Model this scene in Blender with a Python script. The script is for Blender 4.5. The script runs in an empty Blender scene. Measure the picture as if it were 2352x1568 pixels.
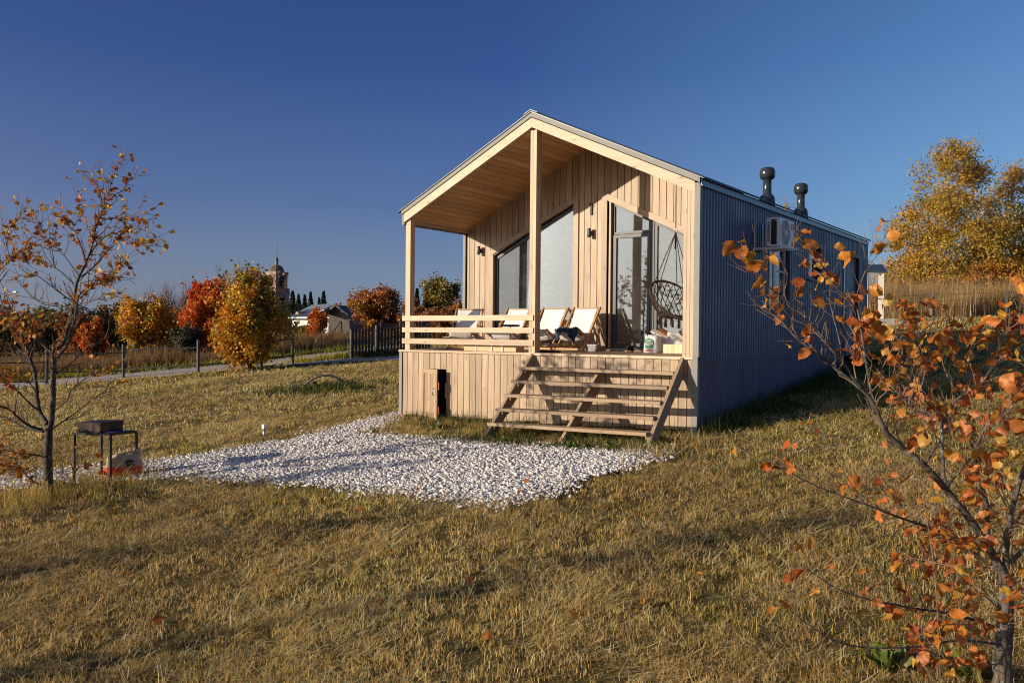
import bpy, math, random
import numpy as np
from mathutils import Vector, Matrix

random.seed(7)
rng = np.random.default_rng(11)
sc = bpy.context.scene
COL = sc.collection

# ------------------------------------------------------------------ camera
CAM = np.array([11.247, -11.4778, 0.3018]); YAW, PITCH, ROLL = 0.6454, -0.0078, 0.0098
FPX = 3303.8 / 1.7415                      # focal length in pixels of a 2352 px wide picture
def cam_axes():
    cy, sy, cp, sp = math.cos(YAW), math.sin(YAW), math.cos(PITCH), math.sin(PITCH)
    f = np.array([-sy*cp, cy*cp, sp]); r = np.array([cy, sy, 0.0]); u = np.cross(r, f)
    c, s = math.cos(ROLL), math.sin(ROLL)
    return c*r + s*u, -s*r + c*u, f
CR, CU, CF = cam_axes()
cam_data = bpy.data.cameras.new("camera"); cam = bpy.data.objects.new("camera", cam_data)
COL.objects.link(cam); sc.camera = cam
cam_data.sensor_fit = 'HORIZONTAL'; cam_data.sensor_width = 36.0
cam_data.lens = FPX / 2352 * 36.0
cam_data.clip_start = 0.05; cam_data.clip_end = 3000
cam.matrix_world = Matrix(((CR[0], CU[0], -CF[0], CAM[0]), (CR[1], CU[1], -CF[1], CAM[1]),
                           (CR[2], CU[2], -CF[2], CAM[2]), (0, 0, 0, 1)))

# ------------------------------------------------------------------ light
SUN_EL = math.atan(0.295 / math.hypot(0.67, 1.0))
to_sun = Vector((-0.67, -1.0, 0.295)).normalized()
world = bpy.data.worlds.new("World"); sc.world = world; world.use_nodes = True
wn = world.node_tree.nodes; wl = world.node_tree.links
bg = wn["Background"]; sky = wn.new("ShaderNodeTexSky"); sky.sky_type = 'NISHITA'
sky.sun_disc = False; sky.sun_elevation = SUN_EL
sky.sun_rotation = math.atan2(to_sun.x, to_sun.y)
sky.altitude = 300; sky.air_density = 1.0; sky.dust_density = 0.25; sky.ozone_density = 6.0
def wmath(op, a, b=0.0, clamp=False):
    m = wn.new("ShaderNodeMath"); m.operation = op; m.use_clamp = clamp
    for i, v in enumerate((a, b)):
        if isinstance(v, (int, float)): m.inputs[i].default_value = v
        else: wl.new(v, m.inputs[i])
    return m.outputs[0]
def wramp(f, stops):
    r = wn.new("ShaderNodeValToRGB"); wl.new(f, r.inputs[0]); e = r.color_ramp.elements
    while len(e) < len(stops): e.new(0.5)
    for k, (p, c) in enumerate(stops): e[k].position = p; e[k].color = (*c, 1) if isinstance(c, tuple) else (c, c, c, 1)
    return r.outputs[0]
def wmix(f, a, b, mode='MIX'):
    m = wn.new("ShaderNodeMix"); m.data_type = 'RGBA'; m.blend_type = mode
    for i, v in ((0, f), (6, a), (7, b)):
        if isinstance(v, (int, float)): m.inputs[i].default_value = v
        elif isinstance(v, tuple): m.inputs[i].default_value = (*v, 1)
        else: wl.new(v, m.inputs[i])
    return m.outputs[2]
wdir = wn.new("ShaderNodeTexCoord").outputs['Generated']; wsep = wn.new("ShaderNodeSeparateXYZ"); wl.new(wdir, wsep.inputs[0])
wd = wn.new("ShaderNodeVectorMath"); wd.operation = 'DOT_PRODUCT'; wl.new(wdir, wd.inputs[0]); wd.inputs[1].default_value = Vector((-to_sun.x, -to_sun.y, 0)).normalized()
half = wmath('ADD', wmath('MULTIPLY', wd.outputs['Value'], 0.5), 0.5)           # 0 toward the sun, 1 away from it
col = wmix(1.0, sky.outputs[0], wramp(half, [(0.0, (1.15, 1.0, 1.0)), (0.39, (0.78, 0.62, 0.80)), (0.65, (0.71, 0.63, 0.86)), (0.90, (1.33, 1.20, 1.13)), (1.0, (1.4, 1.28, 1.18))]), 'MULTIPLY')
# low haze: greyer toward the horizon, pale and bright below the sun
hz = wramp(wmath('MAXIMUM', wsep.outputs[2], 0.0), [(0.0, 0.88), (0.06, 0.66), (0.15, 0.22), (0.30, 0.0)])
col = wmix(hz, col, wramp(half, [(0.0, (3.6, 3.4, 3.1)), (0.45, (2.0, 2.35, 3.1)), (0.85, (2.1, 3.1, 4.2))]))
gl = wmath('MULTIPLY', wramp(half, [(0.0, 1.0), (0.03, 0.85), (0.09, 0.30), (0.22, 0.0)]), wramp(wmath('MAXIMUM', wsep.outputs[2], 0.0), [(0.0, 0.75), (0.20, 1.0), (0.38, 0.65), (0.7, 0.0)]))
col = wmix(gl, col, (20.0, 19.2, 17.2))
wl.new(col, bg.inputs[0]); bg.inputs[1].default_value = 0.10
sun_data = bpy.data.lights.new("sun", 'SUN'); sun = bpy.data.objects.new("sun", sun_data); COL.objects.link(sun)
sun_data.energy = 5.0; sun_data.angle = math.radians(0.5); sun_data.color = (1.0, 0.84, 0.64)
sun.rotation_euler = to_sun.to_track_quat('Z', 'Y').to_euler(); sun.location = (-20, -30, 15)
sc.view_settings.view_transform = 'Standard'; sc.view_settings.look = 'None'
sc.view_settings.exposure = 0.08; sc.view_settings.gamma = 1.0
sc.cycles.max_bounces = 8; sc.cycles.transparent_max_bounces = 12
sc.cycles.use_denoising = True; sc.cycles.filter_width = 1.1; sc.cycles.sample_clamp_indirect = 4.0
world.cycles.sampling_method = 'MANUAL'; world.cycles.sample_map_resolution = 1024

# ------------------------------------------------------------------ terrain and picture helpers
def sstep(t): t = np.clip(t, 0, 1); return t*t*(3-2*t)
def gz(x, y):
    """height of the hillside at x, y (deck edge of the cabin = 0)"""
    x = np.asarray(x, float); y = np.asarray(y, float)
    capy = 22 + 5*sstep((x + 12)/14)
    yy = y - np.logaddexp(0, (y - capy)/4.0)*4.0
    yy = -15 + np.logaddexp(0, (yy + 15)/2.0)*2.0
    xx = np.clip(x, -55, 45)
    return -1.31 + 0.027*xx + 0.095*yy
def ray(u, v):
    return CR*((u - 1176)/FPX) - CU*((v - 784.1)/FPX) + CF
def at(u, v, d):
    return Vector(CAM + ray(u, v)*d)
def on_plane(axis, val, u, v):
    d = ray(u, v); return Vector(CAM + d*((val - CAM[axis])/d[axis]))
def ground(u, v):
    d = ray(u, v); t = 2.0
    while t < 400:
        p = CAM + d*t
        if p[2] < float(gz(p[0], p[1])): break
        t *= 1.0015
    return Vector((p[0], p[1], float(gz(p[0], p[1]))))
def depth_of(p): return float(np.dot(np.array(p) - CAM, CF))
def vnoise(x, y, seed=0):
    xi = np.floor(x).astype(np.int64); yi = np.floor(y).astype(np.int64); fx = sstep(x - xi); fy = sstep(y - yi)
    def h(a, b):
        n = (a*374761393 + b*668265263 + seed*974711) & 0x7fffffff
        n = ((n ^ (n >> 13))*1274126177) & 0x7fffffff
        return ((n ^ (n >> 16)) & 0xffff)/65535.0
    return (h(xi, yi)*(1-fx)+h(xi+1, yi)*fx)*(1-fy)+(h(xi, yi+1)*(1-fx)+h(xi+1, yi+1)*fx)*fy
def in_poly(px, py, poly):
    px = np.asarray(px); r = np.zeros(px.shape, bool); n = len(poly)
    for i in range(n):
        x0, y0 = poly[i][:2]; x1, y1 = poly[(i+1) % n][:2]
        c = ((y0 > py) != (y1 > py)) & (px < (x1-x0)*(py-y0)/((y1-y0) if y1 != y0 else 1e-9)+x0)
        r ^= c
    return r

def place(u, v_top, depth, v_base=None):
    """base point on the hillside under pixel column u at a depth, and the height up to v_top"""
    d = ray(u, v_top); p = CAM+d*depth
    zg = float(gz(p[0], p[1])) if v_base is None else (CAM+ray(u, v_base)*depth)[2]
    return Vector((p[0], p[1], zg)), p[2]-zg

# ------------------------------------------------------------------ materials
MATS = {}
class NT:
    def __init__(s, name):
        s.m = bpy.data.materials.new(name); s.m.use_nodes = True
        s.n = s.m.node_tree.nodes; s.l = s.m.node_tree.links; s.b = s.n["Principled BSDF"]
        MATS[name] = s.m
    def new(s, t, **kw):
        o = s.n.new(t)
        for k, v in kw.items(): setattr(o, k, v)
        return o
    def put(s, sock, v):
        if hasattr(v, 'is_output') or hasattr(v, 'links'): s.l.new(v, sock)
        elif isinstance(v, (tuple, list)) and len(v) == 3 and sock.type == 'RGBA': sock.default_value = (*v, 1)
        else: sock.default_value = v
    def attr(s, name, out='Vector'):
        a = s.new("ShaderNodeAttribute", attribute_name=name); return a.outputs[out]
    def coord(s, out='Object'): return s.new("ShaderNodeTexCoord").outputs[out]
    def mapping(s, vec, scale=(1, 1, 1)):
        m = s.new("ShaderNodeMapping"); s.put(m.inputs[0], vec); m.inputs['Scale'].default_value = scale; return m.outputs[0]
    def noise(s, vec, scale=5, detail=4, rough=0.5, dist=0.0):
        t = s.new("ShaderNodeTexNoise"); s.put(t.inputs['Vector'], vec)
        t.inputs['Scale'].default_value = scale; t.inputs['Detail'].default_value = detail
        t.inputs['Roughness'].default_value = rough; t.inputs['Distortion'].default_value = dist
        return t.outputs[0]
    def voro(s, vec, scale=5, feat='F1', out='Distance'):
        t = s.new("ShaderNodeTexVoronoi", feature=feat); s.put(t.inputs['Vector'], vec); t.inputs['Scale'].default_value = scale
        return t.outputs[out]
    def ramp(s, fac, stops):
        r = s.new("ShaderNodeValToRGB"); s.put(r.inputs[0], fac); e = r.color_ramp.elements
        while len(e) < len(stops): e.new(0.5)
        for k, (p, c) in enumerate(stops):
            e[k].position = p; e[k].color = (*c, 1) if isinstance(c, (tuple, list)) else (c, c, c, 1)
        return r.outputs[0]
    def mix(s, fac, a, b, mode='MIX'):
        m = s.new("ShaderNodeMix", data_type='RGBA', blend_type=mode)
        s.put(m.inputs[0], fac); s.put(m.inputs[6], a); s.put(m.inputs[7], b); return m.outputs[2]
    def math(s, op, a, b=0.0):
        m = s.new("ShaderNodeMath", operation=op); s.put(m.inputs[0], a); s.put(m.inputs[1], b); return m.outputs[0]
    def bump(s, h, strength=0.3, dist=0.01):
        b = s.new("ShaderNodeBump"); b.inputs['Strength'].default_value = strength; b.inputs['Distance'].default_value = dist
        s.put(b.inputs['Height'], h); s.l.new(b.outputs[0], s.b.inputs['Normal'])
    def fin(s, base=None, rough=0.6, metal=0.0, spec=0.5):
        if base is not None: s.put(s.b.inputs['Base Color'], base)
        s.put(s.b.inputs['Roughness'], rough); s.put(s.b.inputs['Metallic'], metal); s.b.inputs['Specular IOR Level'].default_value = spec
        return s.m

def wood_mat(name, dark, light, knots=0.5, rough=0.55, weather=0.0):
    t = NT(name); g = t.attr('gc'); v = t.attr('var', 'Fac')
    fine = t.noise(t.mapping(g, (2.2, 34, 34)), 1.0, 6, 0.62, 0.4)
    broad = t.noise(t.mapping(g, (0.9, 7, 7)), 1.0, 3, 0.5, 0.8)
    f = t.math('ADD', t.math('MULTIPLY', fine, 0.55), t.math('MULTIPLY', broad, 0.45))
    c = t.ramp(f, [(0.32, dark), (0.62, light)])
    lum = t.math('ADD', t.math('MULTIPLY', v, 0.34), 0.82)
    cc = t.new("ShaderNodeCombineColor"); 
    for i in range(3): t.put(cc.inputs[i], lum)
    c = t.mix(1.0, c, cc.outputs[0], 'MULTIPLY')
    if knots > 0:
        kv = t.mapping(g, (2.6, 8.5, 8.5)); d = t.voro(kv, 1.0); sep = t.new("ShaderNodeSeparateColor")
        t.put(sep.inputs[0], t.voro(kv, 1.0, out='Color'))
        gate = t.math('GREATER_THAN', sep.outputs[0], 1.0 - knots)
        k = t.ramp(d, [(0.05, 1.0), (0.17, 0.0)])
        ring = t.math('MULTIPLY', k, gate)
        c = t.mix(t.math('MULTIPLY', ring, 0.75), c, (0.17, 0.085, 0.04))
    if weather > 0:
        w = t.noise(t.mapping(g, (1.1, 3.0, 3.0)), 1.0, 5, 0.6)
        c = t.mix(t.math('MULTIPLY', t.ramp(w, [(0.4, 0.0), (0.65, 1.0)]), weather), c, (0.20, 0.175, 0.15))
    t.bump(fine, 0.25, 0.004)
    return t.fin(c, rough, 0, 0.35)
wood_mat('larch_wood', (0.30, 0.20, 0.125), (0.50, 0.37, 0.245), 0.6, 0.45)
wood_mat('soffit_wood', (0.46, 0.25, 0.11), (0.62, 0.36, 0.165), 0.3)
wood_mat('beam_wood', (0.42, 0.30, 0.19), (0.62, 0.48, 0.325), 0.7, 0.5)
wood_mat('stair_wood', (0.29, 0.195, 0.12), (0.45, 0.315, 0.20), 0.4, 0.65, 0.45)
wood_mat('deck_wood', (0.25, 0.15, 0.09), (0.36, 0.235, 0.15), 0.3, 0.6, 0.3)
wood_mat('chair_wood', (0.42, 0.22, 0.085), (0.56, 0.32, 0.13), 0.0, 0.4)
wood_mat('grey_plank', (0.06, 0.053, 0.046), (0.15, 0.13, 0.112), 0.2, 0.8, 0.3)
wood_mat('cream_paper', (0.70, 0.58, 0.36), (0.80, 0.69, 0.46), 0.0, 0.8)
wood_mat('parcel_board', (0.52, 0.37, 0.22), (0.60, 0.44, 0.27), 0.0, 0.7)

def simple(name, col, rough=0.6, metal=0.0, var=0.12, scale=6, bump=0.0, spec=0.5):
    t = NT(name); n = t.noise(t.coord(), scale, 5, 0.6)
    c = t.mix(n, tuple(x*(1-var) for x in col), tuple(min(1, x*(1+var)) for x in col))
    if bump: t.bump(n, bump, 0.01)
    return t.fin(c, rough, metal, spec)
t_ = NT('navy_steel'); n_ = t_.noise(t_.mapping(t_.coord(), (1, 1, .25)), 2.2, 6, .65); n2_ = t_.noise(t_.coord(), 1.1, 3, .5)
t_.fin(t_.ramp(n_, [(.3, (.085, .095, .155)), (.7, (.13, .14, .215))]), t_.ramp(n2_, [(.3, .34), (.7, .52)]))
simple('roof_steel', (0.045, 0.058, 0.085), 0.38, 0.0, 0.1, 2)
simple('fascia_steel', (0.13, 0.16, 0.22), 0.33, 0.3, 0.1, 2)
simple('galvanised', (0.235, 0.235, 0.218), 0.6, 0.0, 0.16, 7)
simple('frame_grey', (0.040, 0.046, 0.055), 0.45, 0, 0.1)
simple('white_paint', (0.74, 0.74, 0.72), 0.45, 0, 0.05)
simple('white_plastic', (0.82, 0.82, 0.80), 0.35, 0, 0.04, 3)
simple('black_metal', (0.012, 0.011, 0.011), 0.6, 0.0, 0.25, 20)
simple('black_plastic', (0.012, 0.012, 0.014), 0.4)
simple('vent_plastic', (0.035, 0.045, 0.055), 0.22, 0, 0.1)
simple('lamp_grey', (0.07, 0.08, 0.09), 0.4, 0.3)
simple('plaster', (0.55, 0.54, 0.51), 0.85, 0, 0.06, 2)
simple('plaster_white', (0.80, 0.77, 0.70), 0.85, 0, 0.08, 1)
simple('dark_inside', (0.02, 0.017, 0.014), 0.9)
simple('floor_inside', (0.22, 0.15, 0.09), 0.5)
simple('canvas', (0.82, 0.81, 0.79), 0.85, 0, 0.04, 14, 0.15)
simple('navy_cloth', (0.022, 0.030, 0.055), 0.9, 0, 0.3, 8)
simple('blue_cloth', (0.075, 0.10, 0.17), 0.9, 0, 0.3, 8)
simple('rope_brown', (0.040, 0.026, 0.020), 0.9, 0, 0.3, 40)
simple('steel', (0.45, 0.45, 0.44), 0.3, 0.9)
simple('red_paint', (0.62, 0.03, 0.035), 0.4, 0, 0.1)
simple('hinge_orange', (0.55, 0.13, 0.03), 0.5)
simple('fence_steel', (0.050, 0.060, 0.075), 0.4, 0.2, 0.15, 3)
simple('slat_brown', (0.022, 0.018, 0.020), 0.5, 0.1, 0.2)
simple('fan_grey', (0.20, 0.21, 0.215), 0.5)
simple('coil_black', (0.012, 0.013, 0.014), 0.6)
simple('stone_sill', (0.45, 0.43, 0.40), 0.8)
simple('pipe_orange', (0.52, 0.11, 0.025), 0.5)
simple('shoe_black', (0.012, 0.011, 0.010), 0.45)
simple('shoe_sole', (0.30, 0.19, 0.09), 0.7, 0, 0.3)
simple('bag_plastic', (0.72, 0.71, 0.70), 0.35, 0, 0.05, 9)
simple('print_green', (0.01, 0.26, 0.075), 0.4)
simple('print_red', (0.62, 0.04, 0.02), 0.4)
simple('print_white', (0.82, 0.82, 0.80), 0.4)
simple('print_dark', (0.02, 0.02, 0.02), 0.5)
simple('paper_beige', (0.42, 0.32, 0.22), 0.8, 0, 0.1, 12)
simple('blue_paper', (0.055, 0.10, 0.32), 0.5, 0, 0.4, 20)
simple('clear_plastic', (0.42, 0.42, 0.43), 0.25, 0, 0.15, 18)
simple('book_brown', (0.33, 0.15, 0.06), 0.6)
simple('bark_chip', (0.33, 0.19, 0.09), 0.8)
simple('brick_pink', (0.46, 0.27, 0.20), 0.9, 0, 0.3, 0.8)
simple('lead_roof', (0.10, 0.105, 0.11), 0.5, 0.3)
simple('zinc_roof', (0.50, 0.54, 0.55), 0.5, 0.0, 0.15, 1)
simple('blue_roof', (0.20, 0.25, 0.34), 0.45, 0.0, 0.15, 1)
simple('tar_roof', (0.035, 0.037, 0.042), 0.6, 0, 0.4, 1.2)
simple('ochre_wall', (0.48, 0.30, 0.12), 0.8)
simple('brick_red', (0.36, 0.12, 0.06), 0.85, 0, 0.25, 3)
simple('porch_board', (0.52, 0.47, 0.40), 0.7, 0, 0.12, 4)
simple('porch_wall_grey', (0.24, 0.22, 0.21), 0.8, 0, 0.12, 4)

def glass_mat():
    t = NT('window_glass'); out = t.n["Material Output"]
    tr = t.new("ShaderNodeBsdfTransparent"); tr.inputs[0].default_value = (0.93, 0.95, 0.94, 1)
    gl = t.new("ShaderNodeBsdfGlossy"); gl.inputs['Roughness'].default_value = 0.015; gl.inputs[0].default_value = (0.95, 0.97, 1, 1)
    fr = t.new("ShaderNodeFresnel"); fr.inputs[0].default_value = 1.7
    smear = t.noise(t.mapping(t.coord(), (1.2, 1, 3.0)), 2.5, 6, 0.65, 1.2)
    dif = t.new("ShaderNodeBsdfDiffuse"); dif.inputs[0].default_value = (0.75, 0.75, 0.73, 1)
    mx = t.new("ShaderNodeMixShader"); t.put(mx.inputs[0], t.math('ADD', fr.outputs[0], 0.085)); t.l.new(tr.outputs[0], mx.inputs[1]); t.l.new(gl.outputs[0], mx.inputs[2])
    m2 = t.new("ShaderNodeMixShader"); t.put(m2.inputs[0], t.ramp(smear, [(0.45, 0.02), (0.68, 0.06), (0.76, 0.20), (0.80, 0.40)]))
    t.l.new(mx.outputs[0], m2.inputs[1]); t.l.new(dif.outputs[0], m2.inputs[2]); t.l.new(m2.outputs[0], out.inputs[0])
glass_mat()
def curtain_mat():
    t = NT('curtain_cloth'); out = t.n["Material Output"]
    d = t.new("ShaderNodeBsdfDiffuse"); d.inputs[0].default_value = (0.74, 0.75, 0.75, 1)
    tl = t.new("ShaderNodeBsdfTranslucent"); tl.inputs[0].default_value = (0.74, 0.75, 0.75, 1)
    mx = t.new("ShaderNodeMixShader"); mx.inputs[0].default_value = 0.4
    t.l.new(d.outputs[0], mx.inputs[1]); t.l.new(tl.outputs[0], mx.inputs[2]); t.l.new(mx.outputs[0], out.inputs[0])
curtain_mat()
def leafy(name, transl=0.35, veins=False, gloss=0.1):
    t = NT(name); out = t.n["Material Output"]; c = t.attr('col', 'Color')
    if veins:
        luv = t.attr('luv'); sx = t.new("ShaderNodeSeparateXYZ"); t.put(sx.inputs[0], luv)
        side = t.math('ABSOLUTE', sx.outputs[0]); w = t.math('SINE', t.math('MULTIPLY', t.math('SUBTRACT', sx.outputs[1], t.math('MULTIPLY', side, 0.55)), 62.0))
        vein = t.ramp(w, [(0.0, 0.0), (0.55, 0.0), (0.9, 1.0)])
        mid = t.math('LESS_THAN', side, 0.035)
        spot = t.ramp(t.noise(t.coord(), 45, 3, 0.6), [(0.5, 0.0), (0.68, 1.0)])
        c = t.mix(t.math('MULTIPLY', vein, 0.32), c, (0.22, 0.075, 0.02)); c = t.mix(t.math('MULTIPLY', mid, 0.5), c, (0.5, 0.28, 0.1))
        c = t.mix(t.math('MULTIPLY', spot, 0.45), c, (0.16, 0.06, 0.02))
    d = t.new("ShaderNodeBsdfDiffuse"); tl = t.new("ShaderNodeBsdfTranslucent"); g = t.new("ShaderNodeBsdfGlossy"); g.inputs['Roughness'].default_value = 0.5
    t.put(d.inputs[0], c); t.put(tl.inputs[0], c); g.inputs[0].default_value = (0.6, 0.6, 0.6, 1)
    m1 = t.new("ShaderNodeMixShader"); m1.inputs[0].default_value = transl; t.l.new(d.outputs[0], m1.inputs[1]); t.l.new(tl.outputs[0], m1.inputs[2])
    m2 = t.new("ShaderNodeMixShader"); m2.inputs[0].default_value = gloss*0.5; t.l.new(m1.outputs[0], m2.inputs[1]); t.l.new(g.outputs[0], m2.inputs[2])
    t.l.new(m2.outputs[0], out.inputs[0])
leafy('foliage', 0.35); leafy('big_leaf', 0.35, True); leafy('grass_blade', 0.42, False, 0.04)
def bark_mat(name, a, b, lichen=None, scale=9):
    t = NT(name); g = t.coord(); n = t.noise(t.mapping(g, (scale*2, scale*2, scale*0.6)), 1, 6, 0.65, 0.5)
    c = t.ramp(n, [(0.35, a), (0.66, b)])
    if lichen: c = t.mix(t.ramp(t.noise(g, 16, 4, 0.6), [(0.53, 0.0), (0.62, 0.85)]), c, lichen)
    t.bump(n, 0.5, 0.01); t.fin(c, 0.8, 0, 0.3)
bark_mat('bark', (0.055, 0.042, 0.034), (0.15, 0.125, 0.105), (0.24, 0.25, 0.21))
bark_mat('twig_bark', (0.16, 0.10, 0.07), (0.32, 0.22, 0.16))
bark_mat('dark_bark', (0.028, 0.021, 0.017), (0.085, 0.066, 0.054), (0.13, 0.125, 0.10))
bark_mat('birch_bark', (0.10, 0.09, 0.08), (0.62, 0.60, 0.55), None, 3)
def ground_mat():
    t = NT('lawn_soil'); p = t.coord('Object')
    n1 = t.noise(p, 1.3, 6, 0.65); n2 = t.noise(p, 14, 6, 0.7); n3 = t.noise(p, 60, 4, 0.6)
    c = t.ramp(n2, [(0.3, (0.07, 0.048, 0.02)), (0.5, (0.17, 0.12, 0.045)), (0.7, (0.30, 0.215, 0.085))])
    c = t.mix(t.ramp(n1, [(0.45, 0.0), (0.7, 0.7)]), c, (0.085, 0.095, 0.028))
    c = t.mix(t.ramp(n3, [(0.4, 0.55), (0.6, 0.0)]), c, (0.05, 0.036, 0.017))
    t.bump(t.math('ADD', n2, n3), 0.7, 0.05); t.fin(c, 0.95, 0, 0.1)
ground_mat()
def road_mat(name, a, b, sc_=9):
    t = NT(name); p = t.coord('Object')
    n = t.noise(p, sc_, 6, 0.7); v = t.voro(p, 22); 
    c = t.ramp(n, [(0.33, a), (0.62, b)]); c = t.mix(t.ramp(v, [(0.2, 0.0), (0.6, 0.5)]), c, tuple(x*0.35 for x in a))
    t.bump(t.math('SUBTRACT', n, v), 0.8, 0.04); t.fin(c, 0.95, 0, 0.1)
road_mat('dirt_road', (0.42, 0.35, 0.30), (0.70, 0.62, 0.56))
road_mat('gravel_bed', (0.09, 0.08, 0.07), (0.22, 0.20, 0.18), 30)
def stone_mat():
    t = NT('marble_gravel'); c = t.attr('col', 'Color'); n = t.noise(t.coord(), 60, 4, 0.6)
    c = t.mix(n, c, t.mix(0.5, c, (0.9, 0.88, 0.85))); t.bump(n, 0.3, 0.004); t.fin(c, 0.75, 0, 0.3)
stone_mat()

# ------------------------------------------------------------------ mesh building
ORG = {}
def tag(o, label=None, cat=None, group=None, kind=None):
    if label: o["label"] = label
    if cat: o["category"] = cat
    if group: o["group"] = group
    if kind: o["kind"] = kind
    return o
def thing(name, loc, label, cat, group=None, rz=0.0):
    o = bpy.data.objects.new(name, None); COL.objects.link(o); o.location = loc; o.rotation_euler = (0, 0, rz)
    o.empty_display_size = 0.2; ORG[o.name] = Vector(loc)
    return tag(o, label, cat, group)
def link(name, me, parent=None):
    o = bpy.data.objects.new(name, me); COL.objects.link(o)
    if parent is not None:
        o.parent = parent; ORG[o.name] = ORG[parent.name]
    else: ORG[o.name] = Vector((0, 0, 0))
    return o
def top_mesh(o, base):
    """put the origin of a one-mesh thing at its base"""
    b = Vector(base); o.data.transform(Matrix.Translation(-b)); o.location = b; ORG[o.name] = b; return o

class MB:
    def __init__(s): s.v = []; s.f = []; s.g = []; s.r = []; s.m = []; s.c = None
    def _add(s, vs, fs, gs=None, rnd=None, mi=0):
        b = len(s.v); s.v += [tuple(p) for p in vs]; s.f += [tuple(b+i for i in f) for f in fs]; s.m += [mi]*len(fs)
        rnd = random.random() if rnd is None else rnd
        if gs is None: gs = vs
        ox, oy, oz = random.uniform(0, 40), random.uniform(0, 40), random.uniform(0, 40)
        s.g += [(g[0]+ox, g[1]+oy, g[2]+oz) for g in gs]; s.r += [rnd]*len(vs)
    def hexa(s, P, ax=0, rnd=None, mi=0):
        """8 corners: bottom 4 (ccw) then top 4; ax = index of the grain axis"""
        F = [(3, 2, 1, 0), (4, 5, 6, 7), (0, 1, 5, 4), (1, 2, 6, 5), (2, 3, 7, 6), (3, 0, 4, 7)]
        o = [ax] + [i for i in range(3) if i != ax]
        s._add(P, F, [(p[o[0]], p[o[1]], p[o[2]]) for p in P], rnd, mi)
    def box(s, x0, y0, z0, x1, y1, z1, ax=None, rnd=None, mi=0):
        x0, x1 = min(x0, x1), max(x0, x1); y0, y1 = min(y0, y1), max(y0, y1); z0, z1 = min(z0, z1), max(z0, z1)
        if ax is None: d = (x1-x0, y1-y0, z1-z0); ax = d.index(max(d))
        s.hexa([(x0, y0, z0), (x1, y0, z0), (x1, y1, z0), (x0, y1, z0), (x0, y0, z1), (x1, y0, z1), (x1, y1, z1), (x0, y1, z1)], ax, rnd, mi)
    def beam(s, p0, p1, w, h, up=(0, 0, 1), rnd=None, mi=0):
        p0 = Vector(p0); p1 = Vector(p1); d = (p1-p0); L = d.length; d.normalize(); up = Vector(up)
        if abs(d.dot(up)) > 0.98: up = Vector((1, 0, 0))
        a = d.cross(up).normalized(); b = a.cross(d).normalized()
        P, G = [], []
        for (t, q) in ((0, p0), (L, p1)):
            for (i, j) in ((-1, -1), (1, -1), (1, 1), (-1, 1)):
                P.append(q + a*(i*w/2) + b*(j*h/2)); G.append((t, i*w/2, j*h/2))
        s._add(P, [(0, 1, 2, 3), (7, 6, 5, 4), (0, 4, 5, 1), (1, 5, 6, 2), (2, 6, 7, 3), (3, 7, 4, 0)], G, rnd, mi)
    def prism(s, poly, ext, ax=2, rnd=None, mi=0):
        """polygon of 3d points pushed along vector ext"""
        n = len(poly); e = Vector(ext); P = [Vector(p) for p in poly]; P += [p+e for p in P]
        nrm = Vector((0, 0, 0))
        for i in range(n): nrm += P[i].cross(P[(i+1) % n])
        F = [tuple(range(n))[::-1], tuple(range(n, 2*n))] + [(i, (i+1) % n, n+(i+1) % n, n+i) for i in range(n)]
        if nrm.dot(e) < 0: F = [f[::-1] for f in F]
        o = [ax] + [i for i in range(3) if i != ax]
        s._add(P, F, [(p[o[0]], p[o[1]], p[o[2]]) for p in P], rnd, mi)
    def tube(s, pts, rad, n=6, mi=0, cap=True, rnd=None):
        pts = [Vector(p) for p in pts]; k = len(pts)
        if not hasattr(rad, '__len__'): rad = [rad]*k
        V, F, G = [], [], []; ref = None; L = 0
        for i, p in enumerate(pts):
            d = (pts[min(i+1, k-1)]-pts[max(i-1, 0)])
            if d.length < 1e-9: d = Vector((0, 0, 1))
            d.normalize()
            if ref is None or abs(ref.dot(d)) > 0.95: ref = Vector((1, 0, 0)) if abs(d.x) < 0.8 else Vector((0, 1, 0))
            a = d.cross(ref).normalized(); b = d.cross(a); ref = b.cross(d)*1.0 if False else ref
            if i: L += (p-pts[i-1]).length
            for j in range(n):
                th = 2*math.pi*j/n; V.append(p + (a*math.cos(th)+b*math.sin(th))*rad[i]); G.append((L, th*rad[i], 0))
        for i in range(k-1):
            for j in range(n):
                F.append((i*n+j, i*n+(j+1) % n, (i+1)*n+(j+1) % n, (i+1)*n+j))
        if cap: F.append(tuple(range(n))[::-1]); F.append(tuple((k-1)*n+j for j in range(n)))
        s._add(V, F, G, rnd, mi)
    def lathe(s, prof, c, n=20, mi=0, axis=2):
        V, F = [], []; c = Vector(c)
        for (r, z) in prof:
            for j in range(n):
                th = 2*math.pi*j/n; q = [r*math.cos(th), r*math.sin(th), z]
                if axis == 0: q = [z, q[0], q[1]]
                if axis == 1: q = [q[0], z, q[1]]
                V.append(c+Vector(q))
        k = len(prof)
        for i in range(k-1):
            for j in range(n): F.append((i*n+j, i*n+(j+1) % n, (i+1)*n+(j+1) % n, (i+1)*n+j))
        F.append(tuple(range(n))[::-1]); F.append(tuple((k-1)*n+j for j in range(n)))
        s._add(V, F, None, None, mi)
    def grid(s, fn, nu, nv, mi=0, thick=0.0):
        V, F = [], []
        for i in range(nu+1):
            for j in range(nv+1): V.append(Vector(fn(i/nu, j/nv)))
        for i in range(nu):
            for j in range(nv): a = i*(nv+1)+j; F.append((a, a+nv+1, a+nv+2, a+1))
        s._add(V, F, None, None, mi)
    def poly(s, pts, mi=0): s._add(pts, [tuple(range(len(pts)))], None, None, mi)
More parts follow.
